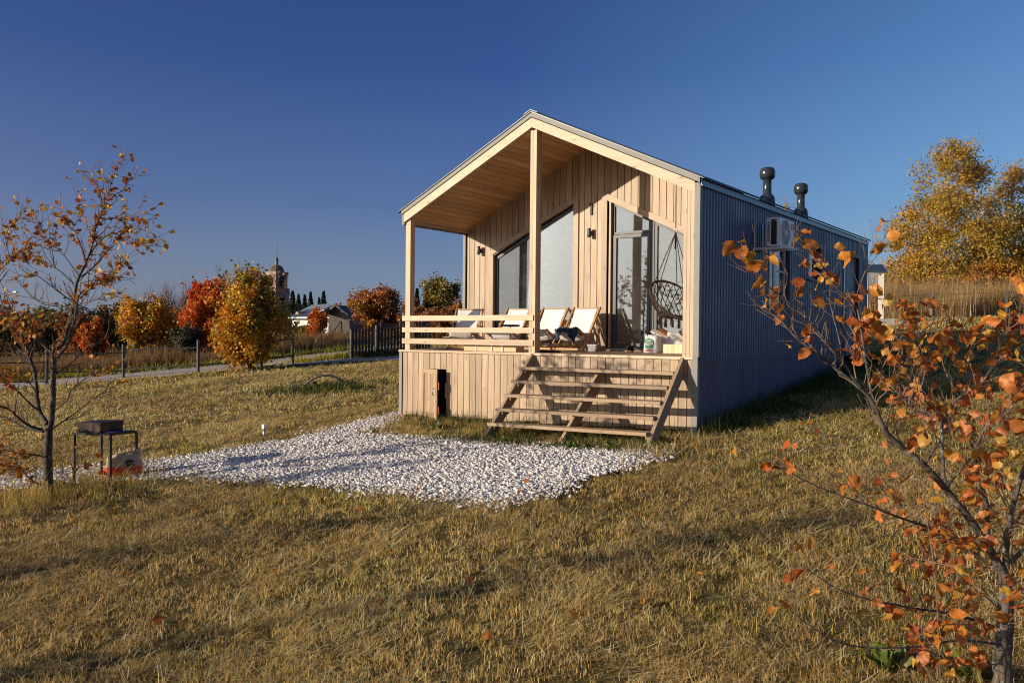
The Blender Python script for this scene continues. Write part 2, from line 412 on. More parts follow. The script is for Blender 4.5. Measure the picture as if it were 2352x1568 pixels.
    def build(s, name, mat, parent=None, smooth=False, label=None, world=True, bevel=0.0, solid=0.0):
        off = ORG[parent.name] if (parent is not None and world) else Vector((0, 0, 0))
        me = bpy.data.meshes.new(name); me.from_pydata([(p[0]-off[0], p[1]-off[1], p[2]-off[2]) for p in s.v], [], s.f)
        for mm in (mat if isinstance(mat, (list, tuple)) else [mat]): me.materials.append(MATS[mm])
        a = me.attributes.new('gc', 'FLOAT_VECTOR', 'POINT'); a.data.foreach_set('vector', np.array(s.g, np.float32).ravel())
        a = me.attributes.new('var', 'FLOAT', 'POINT'); a.data.foreach_set('value', np.array(s.r, np.float32))
        if s.c is not None:
            a = me.attributes.new('col', 'FLOAT_COLOR', 'POINT'); a.data.foreach_set('color', np.array(s.c, np.float32).ravel())
        me.polygons.foreach_set('material_index', s.m)
        if smooth: me.polygons.foreach_set('use_smooth', [True]*len(s.f))
        me.update()
        o = link(name, me, parent)
        if label: o['label'] = label
        if bevel:
            b = o.modifiers.new('bevel', 'BEVEL'); b.width = bevel; b.segments = 2; b.limit_method = 'ANGLE'
        if solid:
            b = o.modifiers.new('solid', 'SOLIDIFY'); b.thickness = solid; b.offset = 0
        return o

def np_mesh(name, V, F3, col, mat, parent=None, F4=None, luv=None, smooth=False):
    """big mesh straight from arrays"""
    V = np.asarray(V, np.float32)
    if parent is not None: V = V - np.array(ORG[parent.name], np.float32)
    me = bpy.data.meshes.new(name); me.vertices.add(len(V)); me.vertices.foreach_set('co', V.ravel())
    loops, starts = [], []; n = 0
    if F4 is not None and len(F4):
        loops.append(np.asarray(F4).ravel()); starts.append(np.arange(len(F4))*4); n = len(F4)*4
    if F3 is not None and len(F3):
        loops.append(np.asarray(F3).ravel()); starts.append(n+np.arange(len(F3))*3)
    loops = np.concatenate(loops).astype(np.int32); starts = np.concatenate(starts).astype(np.int32)
    me.loops.add(len(loops)); me.loops.foreach_set('vertex_index', loops)
    me.polygons.add(len(starts)); me.polygons.foreach_set('loop_start', starts)
    if smooth: me.polygons.foreach_set('use_smooth', np.ones(len(starts), bool))
    if col is not None:
        a = me.attributes.new('col', 'FLOAT_COLOR', 'POINT'); c = np.ones((len(V), 4), np.float32); c[:, :3] = col; a.data.foreach_set('color', c.ravel())
    if luv is not None:
        a = me.attributes.new('luv', 'FLOAT_VECTOR', 'POINT'); a.data.foreach_set('vector', np.asarray(luv, np.float32).ravel())
    me.materials.append(MATS[mat]); me.update(calc_edges=True)
    return link(name, me, parent)
def text_mesh(body, size, bold=0.0):
    cu = bpy.data.curves.new('lettering', 'FONT'); cu.body = body; cu.size = size; cu.align_x = 'CENTER'; cu.align_y = 'CENTER'; cu.offset = bold; cu.extrude = 0.001; cu.resolution_u = 3
    o = bpy.data.objects.new('lettering', cu); COL.objects.link(o); bpy.context.view_layer.update()
    me = bpy.data.meshes.new_from_object(o.evaluated_get(bpy.context.evaluated_depsgraph_get()))
    bpy.data.objects.remove(o); return me
def copy_tree(o, parent=None):
    c = o.copy(); COL.objects.link(c)
    if parent is not None: c.parent = parent
    for ch in list(o.children): copy_tree(ch, c)
    return c

# ================================================================== SETTING
def axis_coords(lo, hi, step, far):
    a = list(np.arange(lo, hi+1e-6, step)); d = step
    while a[-1] < far: d *= 1.35; a.append(a[-1]+d)
    d = step; b = []
    c = lo
    while c > -far: d *= 1.35; c -= d; b.append(c)
    return np.array(b[::-1]+a)
def make_ground():
    xs = axis_coords(-46, 34, 0.8, 900); ys = axis_coords(-18, 62, 0.8, 900)
    X, Y = np.meshgrid(xs, ys, indexing='ij'); Z = gz(X, Y) + 0.03*(vnoise(X/1.7, Y/1.7, 3)-0.6)
    V = np.stack([X, Y, Z], -1).reshape(-1, 3); ny = len(ys)
    i, j = np.meshgrid(np.arange(len(xs)-1), np.arange(ny-1), indexing='ij'); a = (i*ny+j).ravel()
    o = np_mesh('ground', V, None, None, 'lawn_soil', None, np.stack([a, a+ny, a+ny+1, a+1], 1), smooth=True)
    tag(o, kind='structure', label='mown autumn hillside lawn the cabin stands on')
make_ground()

def G2(u, v): p = ground(u, v); return (p.x, p.y)
GRAVEL = [G2(1536, 1044), G2(1470, 1068), G2(1340, 1104), G2(1262, 1140), G2(1172, 1166), G2(1060, 1156), G2(950, 1141), G2(800, 1126), G2(650, 1110),
          G2(520, 1104), G2(420, 1102), G2(310, 1103), G2(170, 1106), G2(0, 1129), G2(-90, 1140), G2(-90, 1105), G2(0, 1097), G2(160, 1083), G2(330, 1068), G2(520, 1040), G2(700, 1008), G2(820, 974), G2(900, 956),
          G2(912, 950), G2(916, 962), G2(870, 985), G2(826, 1000), G2(900, 1008), G2(1000, 1013), G2(1110, 1022), G2(1250, 1032), G2(1390, 1038), G2(1470, 1038)]
def strip_sheet(name, near, far, mat, lift, label):
    """a road or path between two lines on the hillside"""
    n = 60
    def line(pts, t):
        k = t*(len(pts)-1); i = min(int(k), len(pts)-2); f = k-i
        return (pts[i][0]*(1-f)+pts[i+1][0]*f, pts[i][1]*(1-f)+pts[i+1][1]*f)
    b = MB(); V, F = [], []; m = 6
    for i in range(n+1):
        a = line(near, i/n); c = line(far, i/n)
        for j in range(m+1):
            f = j/m; x = a[0]*(1-f)+c[0]*f; y = a[1]*(1-f)+c[1]*f
            e = 0.18*(random.random()-0.5) if j in (0, m) else 0
            V.append((x+e, y+e, float(gz(x, y))+lift))
    for i in range(n):
        for j in range(m): q = i*(m+1)+j; F.append((q, q+m+1, q+m+2, q+1))
    b._add(V, F); o = b.build(name, mat, None, True); tag(o, label, None, None, 'structure'); return o
ROAD_N = [G2(-330, 925), G2(-120, 907), G2(0, 895), G2(150, 886), G2(283, 875), G2(500, 856), G2(600, 845), G2(700, 829), G2(800, 813), G2(960, 795)]
ROAD_F = [G2(-330, 900), G2(-120, 888), G2(0, 878), G2(150, 868), G2(283, 857), G2(500, 839), G2(600, 828), G2(700, 815), G2(800, 804), G2(960, 788)]
DRV_N = [G2(650, 842), G2(720, 838), G2(800, 833), G2(915, 829), G2(1000, 824)]
DRV_F = [G2(650, 836), G2(720, 831), G2(800, 826), G2(915, 820), G2(1000, 815)]
strip_sheet('dirt_road', ROAD_N, ROAD_F, 'dirt_road', 0.035, 'pale dirt road behind the pipe fence')
strip_sheet('gravel_driveway', DRV_N, DRV_F, 'dirt_road', 0.045, 'pale gravel driveway in front of the dark slat fence')
def gravel_sheet():
    P = GRAVEL; xs = np.arange(min(p[0] for p in P)-.3, max(p[0] for p in P)+.3, 0.12); ys = np.arange(min(p[1] for p in P)-.3, max(p[1] for p in P)+.3, 0.12)
    X, Y = np.meshgrid(xs, ys, indexing='ij'); ins = in_poly(X+0.06, Y+0.06, P); V = np.stack([X, Y, gz(X, Y)+0.022], -1).reshape(-1, 3); ny = len(ys)
    i, j = np.where(ins[:-1, :-1]); a = i*ny+j
    F = np.stack([a, a+ny, a+ny+1, a+1], 1); used = np.unique(F); mp = np.zeros(len(V), int); mp[used] = np.arange(len(used))
    o = np_mesh('gravel_bed', V[used], None, None, 'gravel_bed', None, mp[F]); tag(o, 'grey bed under the white gravel', None, None, 'structure')
    # the stones themselves
    n = 52000; x = rng.uniform(xs[0], xs[-1], n*4); y = rng.uniform(ys[0], ys[-1], n*4); ed = .10+.22*vnoise(x*1.6, y*1.6, 31); m = in_poly(x+rng.normal(0, 1, n*4)*ed*.6, y+rng.normal(0, 1, n*4)*ed*.6, P) & (vnoise(x*1.3+40, y*1.3, 33)*.7+vnoise(x*5, y*5, 34)*.3 > .10); x, y = x[m][:n], y[m][:n]; n = len(x)
    base = np.array([[0, 0, 1], [.89, 0, .45], [.28, .85, .45], [-.72, .53, .45], [-.72, -.53, .45], [.28, -.85, .45], [.72, .53, -.45], [-.28, .85, -.45], [-.89, 0, -.45], [-.28, -.85, -.45], [.72, -.53, -.45], [0, 0, -1]])
    fc = np.array([[0,1,2],[0,2,3],[0,3,4],[0,4,5],[0,5,1],[1,6,2],[2,7,3],[3,8,4],[4,9,5],[5,10,1],[2,6,7],[3,7,8],[4,8,9],[5,9,10],[1,10,6],[11,7,6],[11,8,7],[11,9,8],[11,10,9],[11,6,10]])
    r = rng.gamma(7, 0.0019, n)+0.006; an = rng.uniform(0, 6.28, n); B = base[None]*rng.uniform(0.42, 1.38, (n, 12, 1))
    sc3 = np.stack([rng.uniform(.9, 1.7, n), rng.uniform(.65, 1.05, n), rng.uniform(.4, .8, n)], 1)
    B = B*sc3[:, None]*r[:, None, None]; tl = rng.normal(0, .4, n)
    cy, sy = np.cos(tl)[:, None], np.sin(tl)[:, None]; bx, bz = B[..., 0]*cy-B[..., 2]*sy, B[..., 0]*sy+B[..., 2]*cy; by = B[..., 1]
    c, s = np.cos(an)[:, None], np.sin(an)[:, None]
    Vx = bx*c-by*s+x[:, None]; Vy = bx*s+by*c+y[:, None]; Vz = bz+(gz(x, y)+0.022+r*0.35+rng.uniform(0, .018, n))[:, None]
    V = np.stack([Vx, Vy, Vz], -1).reshape(-1, 3); F = (np.arange(n)[:, None, None]*12+fc[None]).reshape(-1, 3)
    k = rng.random(n); base_c = np.where((k < .20)[:, None], np.array([.20, .185, .17]), np.where((k < .42)[:, None], np.array([.52, .465, .42]), np.array([.72, .685, .65])))
    cc = np.repeat(np.clip(base_c*rng.uniform(.85, 1.1, (n, 1)), 0, .9), 12, 0)
    o = np_mesh('gravel_stones', V, F, cc, 'marble_gravel'); tag(o, 'white crushed marble gravel spread before the stairs', 'gravel', None, 'stuff')
gravel_sheet()

# ================================================================== THE CABIN
H = thing('wooden_cabin', (3.0, 4.0, float(gz(3, 4))), 'navy metal clad gabled cabin with open larch porch and wooden front stairs', 'cabin')
W, D1, LEN = 6.0, 1.835, 9.62
def zb(x): return 2.452 + 0.464*min(x, 6.0-x)
def deck_z(y): return 0.0245*max(y, 0)
PIT = 0.1415
def clad(name, x0, x1, yf, yb, zlo, zhi, openings, mat, off=0.097, gap=0.013, label=None):
    """vertical boards in the plane y = yf; zlo, zhi functions of x; openings: (xa, xb, lo(x), hi(x))"""
    b = MB(); k = math.floor((x0-off)/PIT)
    while off+k*PIT < x1:
        a, c = max(x0, off+k*PIT+gap/2), min(x1, off+(k+1)*PIT-gap/2); k += 1
        if c-a < 0.01: continue
        cuts = sorted(set([a, c]+[o[i] for o in openings for i in (0, 1) if a < o[i] < c])); rnd = random.random()
        for p, q in zip(cuts[:-1], cuts[1:]):
            m = (p+q)/2; spans = [(zlo, zhi)]
            for o in openings:
                if o[0] <= m <= o[1]:
                    ns = []
                    for lo, hi in spans:
                        ns += [(lo, o[2]), (o[3], hi)]
                    spans = ns
            for lo, hi in spans:
                if hi(m)-lo(m) < 0.004: continue
                xs = [p, 3.0, q] if p < 3.0 < q else [p, q]
                pts = [(x, yf, lo(x)) for x in xs] + [(x, yf, hi(x)) for x in reversed(xs)]
                b.prism(pts, (0, yb-yf, 0), 2, rnd)
    return b.build(name, mat, H, label=label)
const = lambda z: (lambda x: z)

# --- porch wall with the sloped window and the door unit
WL, WR, DL, DR = 0.735, 2.675, 3.49, 5.72
wtop = lambda x: 1.896 + 0.475*(x-WL); dtop = lambda x: 2.775 - 0.464*(x-DL)
clad('porch_wall', 0.03, 5.82, D1, D1+0.02, const(0.03), lambda x: zb(x)+0.01, [(WL-.04, WR+.04, const(-1), lambda x: wtop(x)+.03), (DL-.04, DR+.04, const(-1), lambda x: dtop(x)+.03)], 'larch_wood', 0.366)
simple('groove_dark', (0.075, 0.038, 0.02), 0.9)
clad('wall_backing', 0.03, 5.82, D1+.0203, D1+0.026, const(0.03), lambda x: zb(x)+0.01, [(WL-.04, WR+.04, const(-1), lambda x: wtop(x)+.03), (DL-.04, DR+.04, const(-1), lambda x: dtop(x)+.03)], 'groove_dark', 0.366, -.0001)
# --- wall trims around the two openings
b = MB(); y0, y1 = D1-0.022, D1+0.02
b.box(WL-.092, y0, .05, WL-.002, y1, wtop(WL)+.055); b.box(WR+.002, y0-.004, .05, WR+.112, y1, wtop(WR)+.18)
b.prism([(WL-.092, y0-.003, wtop(WL-.092)+.062), (WR, y0-.003, wtop(WR)+.004), (WR, y0-.003, wtop(WR)+.115), (WL-.092, y0-.003, wtop(WL-.092)+.17)], (0, .04, 0), 0)
b.box(DL-.19, y0, .045, DL-.076, y1, dtop(DL-.076)+.095); b.prism([(DL-.19, y0-.003, dtop(DL-.19)+.0), (DR+.1, y0-.003, dtop(DR+.1)+.004), (DR+.1, y0-.003, dtop(DR+.1)+.125), (DL-.19, y0-.003, dtop(DL-.19)+.12)], (0, .04, 0), 0)
b.build('opening_trim', 'larch_wood', H)
b = MB()   # reveals
b.box(WL-.02, D1+.021, .05, WL-.004, D1+.10, wtop(WL), 2); b.box(DL-.075, D1+.0, .05, DL-.004, D1+.10, dtop(DL)+.02, 2); b.box(WR+.004, D1+.021, .05, WR+.02, D1+.10, wtop(WR), 2)
b.build('opening_reveal', 'larch_wood', H)
# --- windows and door of the porch wall
def frame_poly(b, pts, y, w, d, mi=0):
    n = len(pts); cx = sum(p[0] for p in pts)/n; cz = sum(p[1] for p in pts)/n
    inner = []
    for i in range(n):
        p0, p1, p2 = Vector((*pts[i-1], 0)), Vector((*pts[i], 0)), Vector((*pts[(i+1) % n], 0))
        a = (p1-p0).normalized(); c = (p2-p1).normalized(); na = Vector((-a.y, a.x, 0)); nc = Vector((-c.y, c.x, 0))
        if na.dot(Vector((cx, cz, 0))-p1) < 0: na = -na
        if nc.dot(Vector((cx, cz, 0))-p1) < 0: nc = -nc
        m = (na+nc); m = m/(1+na.dot(nc)); inner.append((p1.x+m.x*w, p1.y+m.y*w))
    for i in range(n):
        j = (i+1) % n
        b.prism([(pts[i][0], y, pts[i][1]), (pts[j][0], y, pts[j][1]), (inner[j][0], y, inner[j][1]), (inner[i][0], y, inner[i][1])], (0, d, 0), mi=mi)
    return inner
def pane(parent, pts, y, name='glass_pane'):
    b = MB(); b.prism([(p[0], y, p[1]) for p in pts], (0, .012, 0)); b.build(name, 'window_glass', parent)
YW = D1+0.06
b = MB(); xm = 1.74
left = frame_poly(b, [(WL, .06), (xm, .06), (xm, wtop(xm)), (WL, wtop(WL))], YW, .055, .06); right = frame_poly(b, [(xm+.003, .06), (WR, .06), (WR, wtop(WR)), (xm+.003, wtop(xm+.003))], YW, .055, .06)
w = b.build('sloped_window', 'frame_grey', H); pane(w, left, YW+.025); pane(w, right, YW+.025)
b = MB(); xm0, xm1 = 4.285, 4.355
tl = frame_poly(b, [(DL, 2.175), (xm0, 2.175), (xm0, dtop(xm0)), (DL, dtop(DL))], YW, .045, .06)
b.box(xm0+.002, YW-.012, .06, xm1, YW+.06, dtop(xm1)); b.box(DL, YW+.004, .06, DL+.03, YW+.058, 2.173); b.box(DL+.0, YW-.004, .055, xm0, YW+.056, .105); 
sd = frame_poly(b, [(xm1+.002, .06), (DR, .06), (DR, dtop(DR)), (xm1+.002, dtop(xm1))], YW, .055, .06)
w = b.build('entrance_unit', 'frame_grey', H); pane(w, tl, YW+.025); pane(w, sd, YW+.025)
b = MB(); lf = frame_poly(b, [(DL+.032, .11), (xm0-.004, .11), (xm0-.004, 2.165), (DL+.032, 2.165)], YW-.02, .06, .06)
d = b.build('glazed_door', 'frame_grey', H); pane(d, lf, YW+.01)
b = MB(); b.box(4.250, YW-.035, 1.10, 4.272, YW-.022, 1.24); b.beam((4.26, YW-.05, 1.19), (4.15, YW-.05, 1.19), .016, .016); b.box(4.254, YW-.055, 1.182, 4.268, YW-.03, 1.198); b.build('door_handle', 'black_plastic', d)
b = MB(); b.box(DL-.06, D1-.05, .048, DR, D1+.058, .075); b.build('door_sill', 'stone_sill', H)

# --- room behind the glass
b = MB(); b.box(.10, D1+.14, .03, 5.9, 5.6, .055); b.build('room_floor', 'floor_inside', H)
b = MB(); b.prism([(.10, 5.6, .05), (5.9, 5.6, .05), (5.9, 5.6, zb(5.9)+.04), (3, 5.6, zb(3)+.04), (.10, 5.6, zb(.1)+.04)], (0, .06, 0)); b.box(.10, D1+.14, .06, .13, 5.6, 2.5)
for x0_, x1_ in ((0.12, 3.0), (3.0, 5.9)): b.prism([(x0_, D1+.02, zb(x0_)+.03), (x1_, D1+.02, zb(x1_)+.03), (x1_, D1+.02, zb(x1_)+.045), (x0_, D1+.02, zb(x0_)+.045)], (0, 3.74, 0))
b.build('room_wall', 'plaster', H)
def curtain(x0, x1, y, z0, z1, folds, amp, nm='curtain', axis=0):
    b = MB()
    def fn(u, v):
        a = x0+(x1-x0)*u; off = amp*math.sin(u*folds*6.283)+amp*.5*math.sin(u*folds*15.1+1.0); z = z0(a)+(z1(a)-z0(a))*v
        return (a, y+off, z) if axis == 0 else (y+off, a, z)
    b.grid(fn, int(folds*10), 6); return b.build(nm, 'curtain_cloth', H, True)
curtain(.93, 1.66, D1+.24, const(.08), lambda x: wtop(x)-.14, 9, .03); curtain(2.45, 2.66, D1+.24, const(.08), lambda x: wtop(x)-.14, 4, .03)
curtain(4.98, 5.6, D1+.30, const(.08), lambda x: dtop(x)-.1, 6, .03)
b = MB(); b.box(.3, 3.9, .06, 1.9, 4.8, .46); b.box(.3, 4.65, .46, 1.9, 4.85, .85); b.build('sofa', 'blue_cloth', H)

# --- side wall of corrugated navy steel
def corrugated(name, X, y0, y1, zlo, zhi, openings, mat='navy_steel', sgn=1, pitch=.11, dep=.016):
    b = MB(); prof = [(0, 0), (.062, 0), (.074, -dep), (.098, -dep)]; ys = []; k = 0
    while y0+k*pitch < y1:
        for (dy, dx) in prof:
            if y0+k*pitch+dy < y1: ys.append((y0+k*pitch+dy, dx))
        k += 1
    ys.append((y1, 0))
    V, F = [], []
    for (ya, xa), (yb, xb) in zip(ys[:-1], ys[1:]):
        m = (ya+yb)/2; spans = [(zlo(m), zhi)]
        for o in openings:
            if o[0] < m < o[1]:
                ns = []
                for lo, hi in spans: ns += [(lo, min(hi, o[2])), (max(lo, o[3]), hi)]
                spans = [q for q in ns if q[1]-q[0] > .01]
        for lo, hi in spans:
            q = len(V); V += [(X+sgn*xa, ya, lo), (X+sgn*xb, yb, lo), (X+sgn*xb, yb, hi), (X+sgn*xa, ya, hi)]; F.append((q, q+1, q+2, q+3) if sgn > 0 else (q+3, q+2, q+1, q))
    b._add(V, F); return b.build(name, mat, H)
W1 = (2.90, 3.97, .86, 2.02); W2 = (5.10, 5.93, 1.49, 2.16); DS = (7.58, 8.82, -.10, 2.16)
corrugated('side_cladding', 6.09, 0.02, LEN, lambda y: -.06, 2.63, [W1, W2, DS])
corrugated('lower_side_cladding', 6.072, 0.02, LEN, lambda y: float(gz(6.1, y))-.15, -.055, [(DS[0], DS[1], -3, 2)])
corrugated('left_cladding', -.07, D1, LEN, lambda y: float(gz(0, y))-.15, 2.5, [], sgn=-1)
corrugated('left_lower_cladding', -.085, 0.0, D1, lambda y: float(gz(0, y))-.15, -.045, [], sgn=-1)
b = MB(); b.prism([(-.06, LEN, -1), (6.06, LEN, -1), (6.06, LEN, 2.6), (3, LEN, 4.0), (-.06, LEN, 2.6)], (0, .03, 0)); b.build('rear_wall', 'navy_steel', H)
def side_window(name, O, mull, parts, cur=True):
    ya, yb, za, zc = O; b = MB(); xo, xi = 6.095, 6.005
    for (p, q) in (((ya-.045, za-.045), (ya, zc+.045)), ((yb, za-.045), (yb+.045, zc+.045))): b.box(6.06, p[0], p[1], xo, q[0], q[1], 2)
    b.box(6.06, ya, zc, xo+.003, yb, zc+.05, 1)
    b.box(xi, ya-.004, za, 6.06, ya, zc, 2); b.box(xi, yb, za, 6.06, yb+.004, zc, 2); b.box(xi, ya, zc, 6.06, yb, zc+.004, 1)
    w = b.build(name, 'frame_grey', H)
    b = MB(); b.hexa([(6.0, ya-.05, za-.04), (6.13, ya-.05, za-.055), (6.13, yb+.05, za-.055), (6.0, yb+.05, za-.04), (6.0, ya-.05, za), (6.13, ya-.05, za-.03), (6.13, yb+.05, za-.03), (6.0, yb+.05, za)], 1); b.build('window_sill', 'frame_grey', w)
    b = MB(); ps = [ya, *[ya+(yb-ya)*m for m in mull], yb]
    gl = []
    for p, q in zip(ps[:-1], ps[1:]):
        for (r0, r1, s0, s1) in ((p, p+.05, za, zc), (q-.05, q, za, zc), (p+.05, q-.05, za, za+.05), (p+.05, q-.05, zc-.05, zc)): b.box(5.97, r0, s0, 6.012, r1, s1)
        gl.append((p+.05, q-.05))
    for (gy, z) in parts: b.box(5.975, gl[gy][0], z-.014, 6.008, gl[gy][1], z+.014, 1)
    b.build('window_frame', 'white_paint' if name == 'side_window' and len(mull) else 'frame_grey', w)
    for p, q in gl:
        g = MB(); g.box(5.985, p, za+.05, 5.997, q, zc-.05); g.build('glass_pane', 'window_glass', w)
    return w
w1 = side_window('side_window', W1, [.46], [(1, 1.52)]); w2 = side_window('side_window', W2, [], [])
curtain(W1[0]+.05, W1[0]+.42, 5.86, const(.8), const(2.1), 5, .02, axis=1); curtain(W1[0]+.62, W1[1]-.05, 5.86, const(.8), const(2.1), 5, .02, axis=1)
# side door
ya, yb, za, zc = DS; b = MB()
b.box(6.02, ya-.06, za-.2, 6.10, ya, zc+.05, 2); b.box(6.02, yb, za-.2, 6.10, yb+.06, zc+.05, 2); b.box(6.02, ya, zc, 6.103, yb, zc+.06, 1)
d = b.build('side_door', 'frame_grey', H)
b = MB(); b.box(5.98, ya+.02, za, 6.02, ya+.40, zc-.02, 2); b.build('door_light', 'window_glass', d)
b = MB(); b.box(5.98, ya+.42, za, 6.03, yb-.01, zc-.01, 2); b.build('door_leaf', 'navy_steel', d)
b = MB(); b.beam((6.07, ya+.50, .95), (6.07, ya+.64, .95), .02, .02); b.box(6.03, ya+.5, .94, 6.07, ya+.52, .96); b.build('door_handle', 'steel', d)
# --- eaves, roof, flashings
def roof_side(sgn):
    b = MB(); ridge = 4.006+.105; n = 0; y = -.065; V, F = [], []; prof = [(0, 0), (.075, 0), (.085, .022), (.115, .022), (.125, 0)]
    ys = []
    while y < LEN+.03:
        for dy, dz in prof[:-1]: ys.append((y+dy, dz))
        y += .125
    xo = 6.15 if sgn > 0 else -.15; drop = .464*(abs(xo-3.0))
    for (yy, dz) in ys:
        q = len(V); V += [(3.0, yy, ridge+dz), (xo, yy, ridge-drop+dz), (xo, yy, ridge-drop+dz-.012), (3.0, yy, ridge+dz-.012)]
    for i in range(len(ys)-1):
        a, c = i*4, i*4+4; F += [(a, a+1, c+1, c) if sgn > 0 else (a, c, c+1, a+1), (a+3, c+3, c+2, a+2), (a+1, a+2, c+2, c+1)]
    F += [(0, 3, 2, 1)]; b._add(V, F); b.build('roof_slope', 'roof_steel', H)
roof_side(1); roof_side(-1)
b = MB(); b.prism([(2.86, -.075, 4.075), (3.0, -.075, 4.14), (3.14, -.075, 4.075), (3.14, -.075, 4.063), (3.0, -.075, 4.128), (2.86, -.075, 4.063)], (0, LEN+.1, 0), 1); b.build('ridge_cap', 'roof_steel', H)
b = MB()
b.prism([(0, -.03, 2.452), (2.998, -.03, 3.843), (2.998, -.03, 4.005), (0, -.03, 2.614)], (0, .045, 0), 0); b.build('bargeboard', 'beam_wood', H)
b = MB(); b.prism([(3.002, -.031, 3.843), (6, -.031, 2.452), (6, -.031, 2.614), (3.002, -.031, 4.005)], (0, .046, 0), 0); b.build('bargeboard', 'beam_wood', H)
b = MB(); b.prism([(-.062, -.045, 2.60), (2.999, -.045, 4.02), (2.999, -.045, 4.112), (-.062, -.045, 2.69)], (0, .06, 0), 0); b.build('verge_flashing', 'galvanised', H)
b = MB(); b.prism([(3.001, -.047, 4.02), (6.088, -.047, 2.587), (6.088, -.047, 2.68), (3.001, -.047, 4.112)], (0, .062, 0), 0); b.build('verge_flashing', 'galvanised', H)
b = MB(); b.box(-.062, -.02, 2.405, -.004, 0.01, 2.60, 2); b.box(-.072, 0.01, 2.40, -.062, LEN, 2.62, 1); b.build('left_fascia', 'galvanised', H)
b = MB(); b.box(6.094, -.02, 2.545, 6.106, LEN, 2.645, 1); b.hexa([(6.106, -.02, 2.545), (6.122, -.02, 2.535), (6.122, LEN, 2.535), (6.106, LEN, 2.545), (6.106, -.02, 2.555), (6.122, -.02, 2.545), (6.122, LEN, 2.545), (6.106, LEN, 2.555)], 1); b.build('right_fascia', 'fascia_steel', H)
b = MB(); b.box(6.002, -.034, .0, 6.078, -.01, 2.59, 2); b.box(6.078, -.034, .0, 6.092, .06, 2.56, 2); b.build('corner_flashing', 'galvanised', H)
b = MB(); b.box(5.975, -.026, float(gz(6, 0))-.06, 6.048, -.012, -.002, 2); b.box(6.048, -.026, float(gz(6, 0))-.06, 6.075, .05, -.002, 2); b.build('corner_flashing', 'galvanised', H)
b = MB(); b.box(-.108, -.022, float(gz(0, 0))-.05, -.035, -.008, -.042, 2); b.build('corner_flashing', 'galvanised', H)
b = MB(); b.box(-.072, D1-.03, .0, -.005, D1-.006, 2.43, 2); b.build('corner_flashing', 'galvanised', H)
# --- soffit, beams, posts
def soffit(sgn):
    b = MB(); n = 23; s = 3.0/n
    for i in range(n):
        a = i*s+.005; c = (i+1)*s-.005
        xa, xc = (a, c) if sgn < 0 else (6-a, 6-c); rnd = random.random()
        b.prism([(xa, 0.016, zb(xa)+.006), (xc, 0.016, zb(xc)+.006), (xc, 0.016, zb(xc)+.02), (xa, 0.016, zb(xa)+.02)], (0, D1-.0175, 0), 1, rnd)
    for xa, xc in ((0.0, 3.0), (3.0, 6.0)):
        if (sgn < 0) == (xa == 0.0): b.prism([(xa, 0.03, zb(xa)+.03), (xc, 0.03, zb(xc)+.03), (xc, 0.03, zb(xc)+.06), (xa, 0.03, zb(xa)+.06)], (0, D1-.03, 0), 1, mi=1)
    b.build('soffit', ['soffit_wood', 'groove_dark'], H)
soffit(-1); soffit(1)
b = MB(); b.box(.025, .13, 2.425, .075, D1-.002, 2.475, 1); b.box(.028, .13, 2.478, .070, D1-.002, 2.52, 1); b.build('eave_beam', 'beam_wood', H)
b = MB(); b.prism([(.008, .016, 0), (.130, .016, 0), (.130, .016, zb(.13)-.003), (.008, .016, zb(.008)-.003)], (0, .125, 0), 2); b.build('porch_post', 'beam_wood', H)
b = MB()
for xa, xc in ((2.951, 3.012), (3.016, 3.078)):
    for yy in (.016, .094): b.box(xa, yy, 0, xc, yy+.075, 3.80, 2)
b.build('porch_post', 'beam_wood', H)
b = MB()
for xa, xc in ((5.82, 5.872), (5.878, 5.93), (5.936, 6.0)): b.prism([(xa, -.008, .002), (xc, -.008, .002), (xc, -.008, zb(xc)-.003), (xa, -.008, zb(xa)-.003)], (0, .028, 0), 2)
b.build('porch_end_boards', 'beam_wood', H)
b = MB(); k = 0
while .02+k*PIT < D1-.03: b.box(5.825, .021+k*PIT, 0.03, 5.845, min(.021+(k+1)*PIT-.006, D1-.005), 2.52, 2); k += 1
b.box(5.85, .03, .0, 6.05, D1, 2.50); b.build('porch_side_wall', 'larch_wood', H)
# --- deck
b = MB(); k = 0; y = -.002
while y < D1+.05:
    c = min(y+.134, D1+.05); b.hexa([(-.06, y, deck_z(y)-.026), (5.82, y, deck_z(y)-.026), (5.82, c, deck_z(c)-.026), (-.06, c, deck_z(c)-.026), (-.06, y, deck_z(y)-.001), (5.82, y, deck_z(y)-.001), (5.82, c, deck_z(c)-.001), (-.06, c, deck_z(c)-.001)], 0); y += .14
b.build('deck_boards', 'deck_wood', H)
b = MB(); b.box(-.118, -.034, -.04, 2.9, -.003, .001, 0); b.box(2.903, -.034, -.04, 6.0, -.0035, .001, 0); b.build('deck_edge', 'beam_wood', H)
HX0, HX1, HZ0, HZ1 = .507, 1.09, -1.30, -.345
def sk_lo(x):
    i = int((x-.097)/PIT)+50; return float(gz(x, 0))+.03+((i*7919) % 13)/13*.045
clad('skirt_boards', -.03, 5.975, 0.0, .02, sk_lo, const(-.041), [(HX0, HX1, const(-3), const(HZ1))], 'larch_wood', .097)
b = MB(); b.box(0, .021, -1.25, HX0-.05, .05, -.05); b.box(HX1+.14, .021, -1.22, 5.97, .05, -.05); b.box(HX0-.05, .021, HZ1+.03, HX1+.14, .05, -.05); b.build('skirt_backing', 'groove_dark', H)
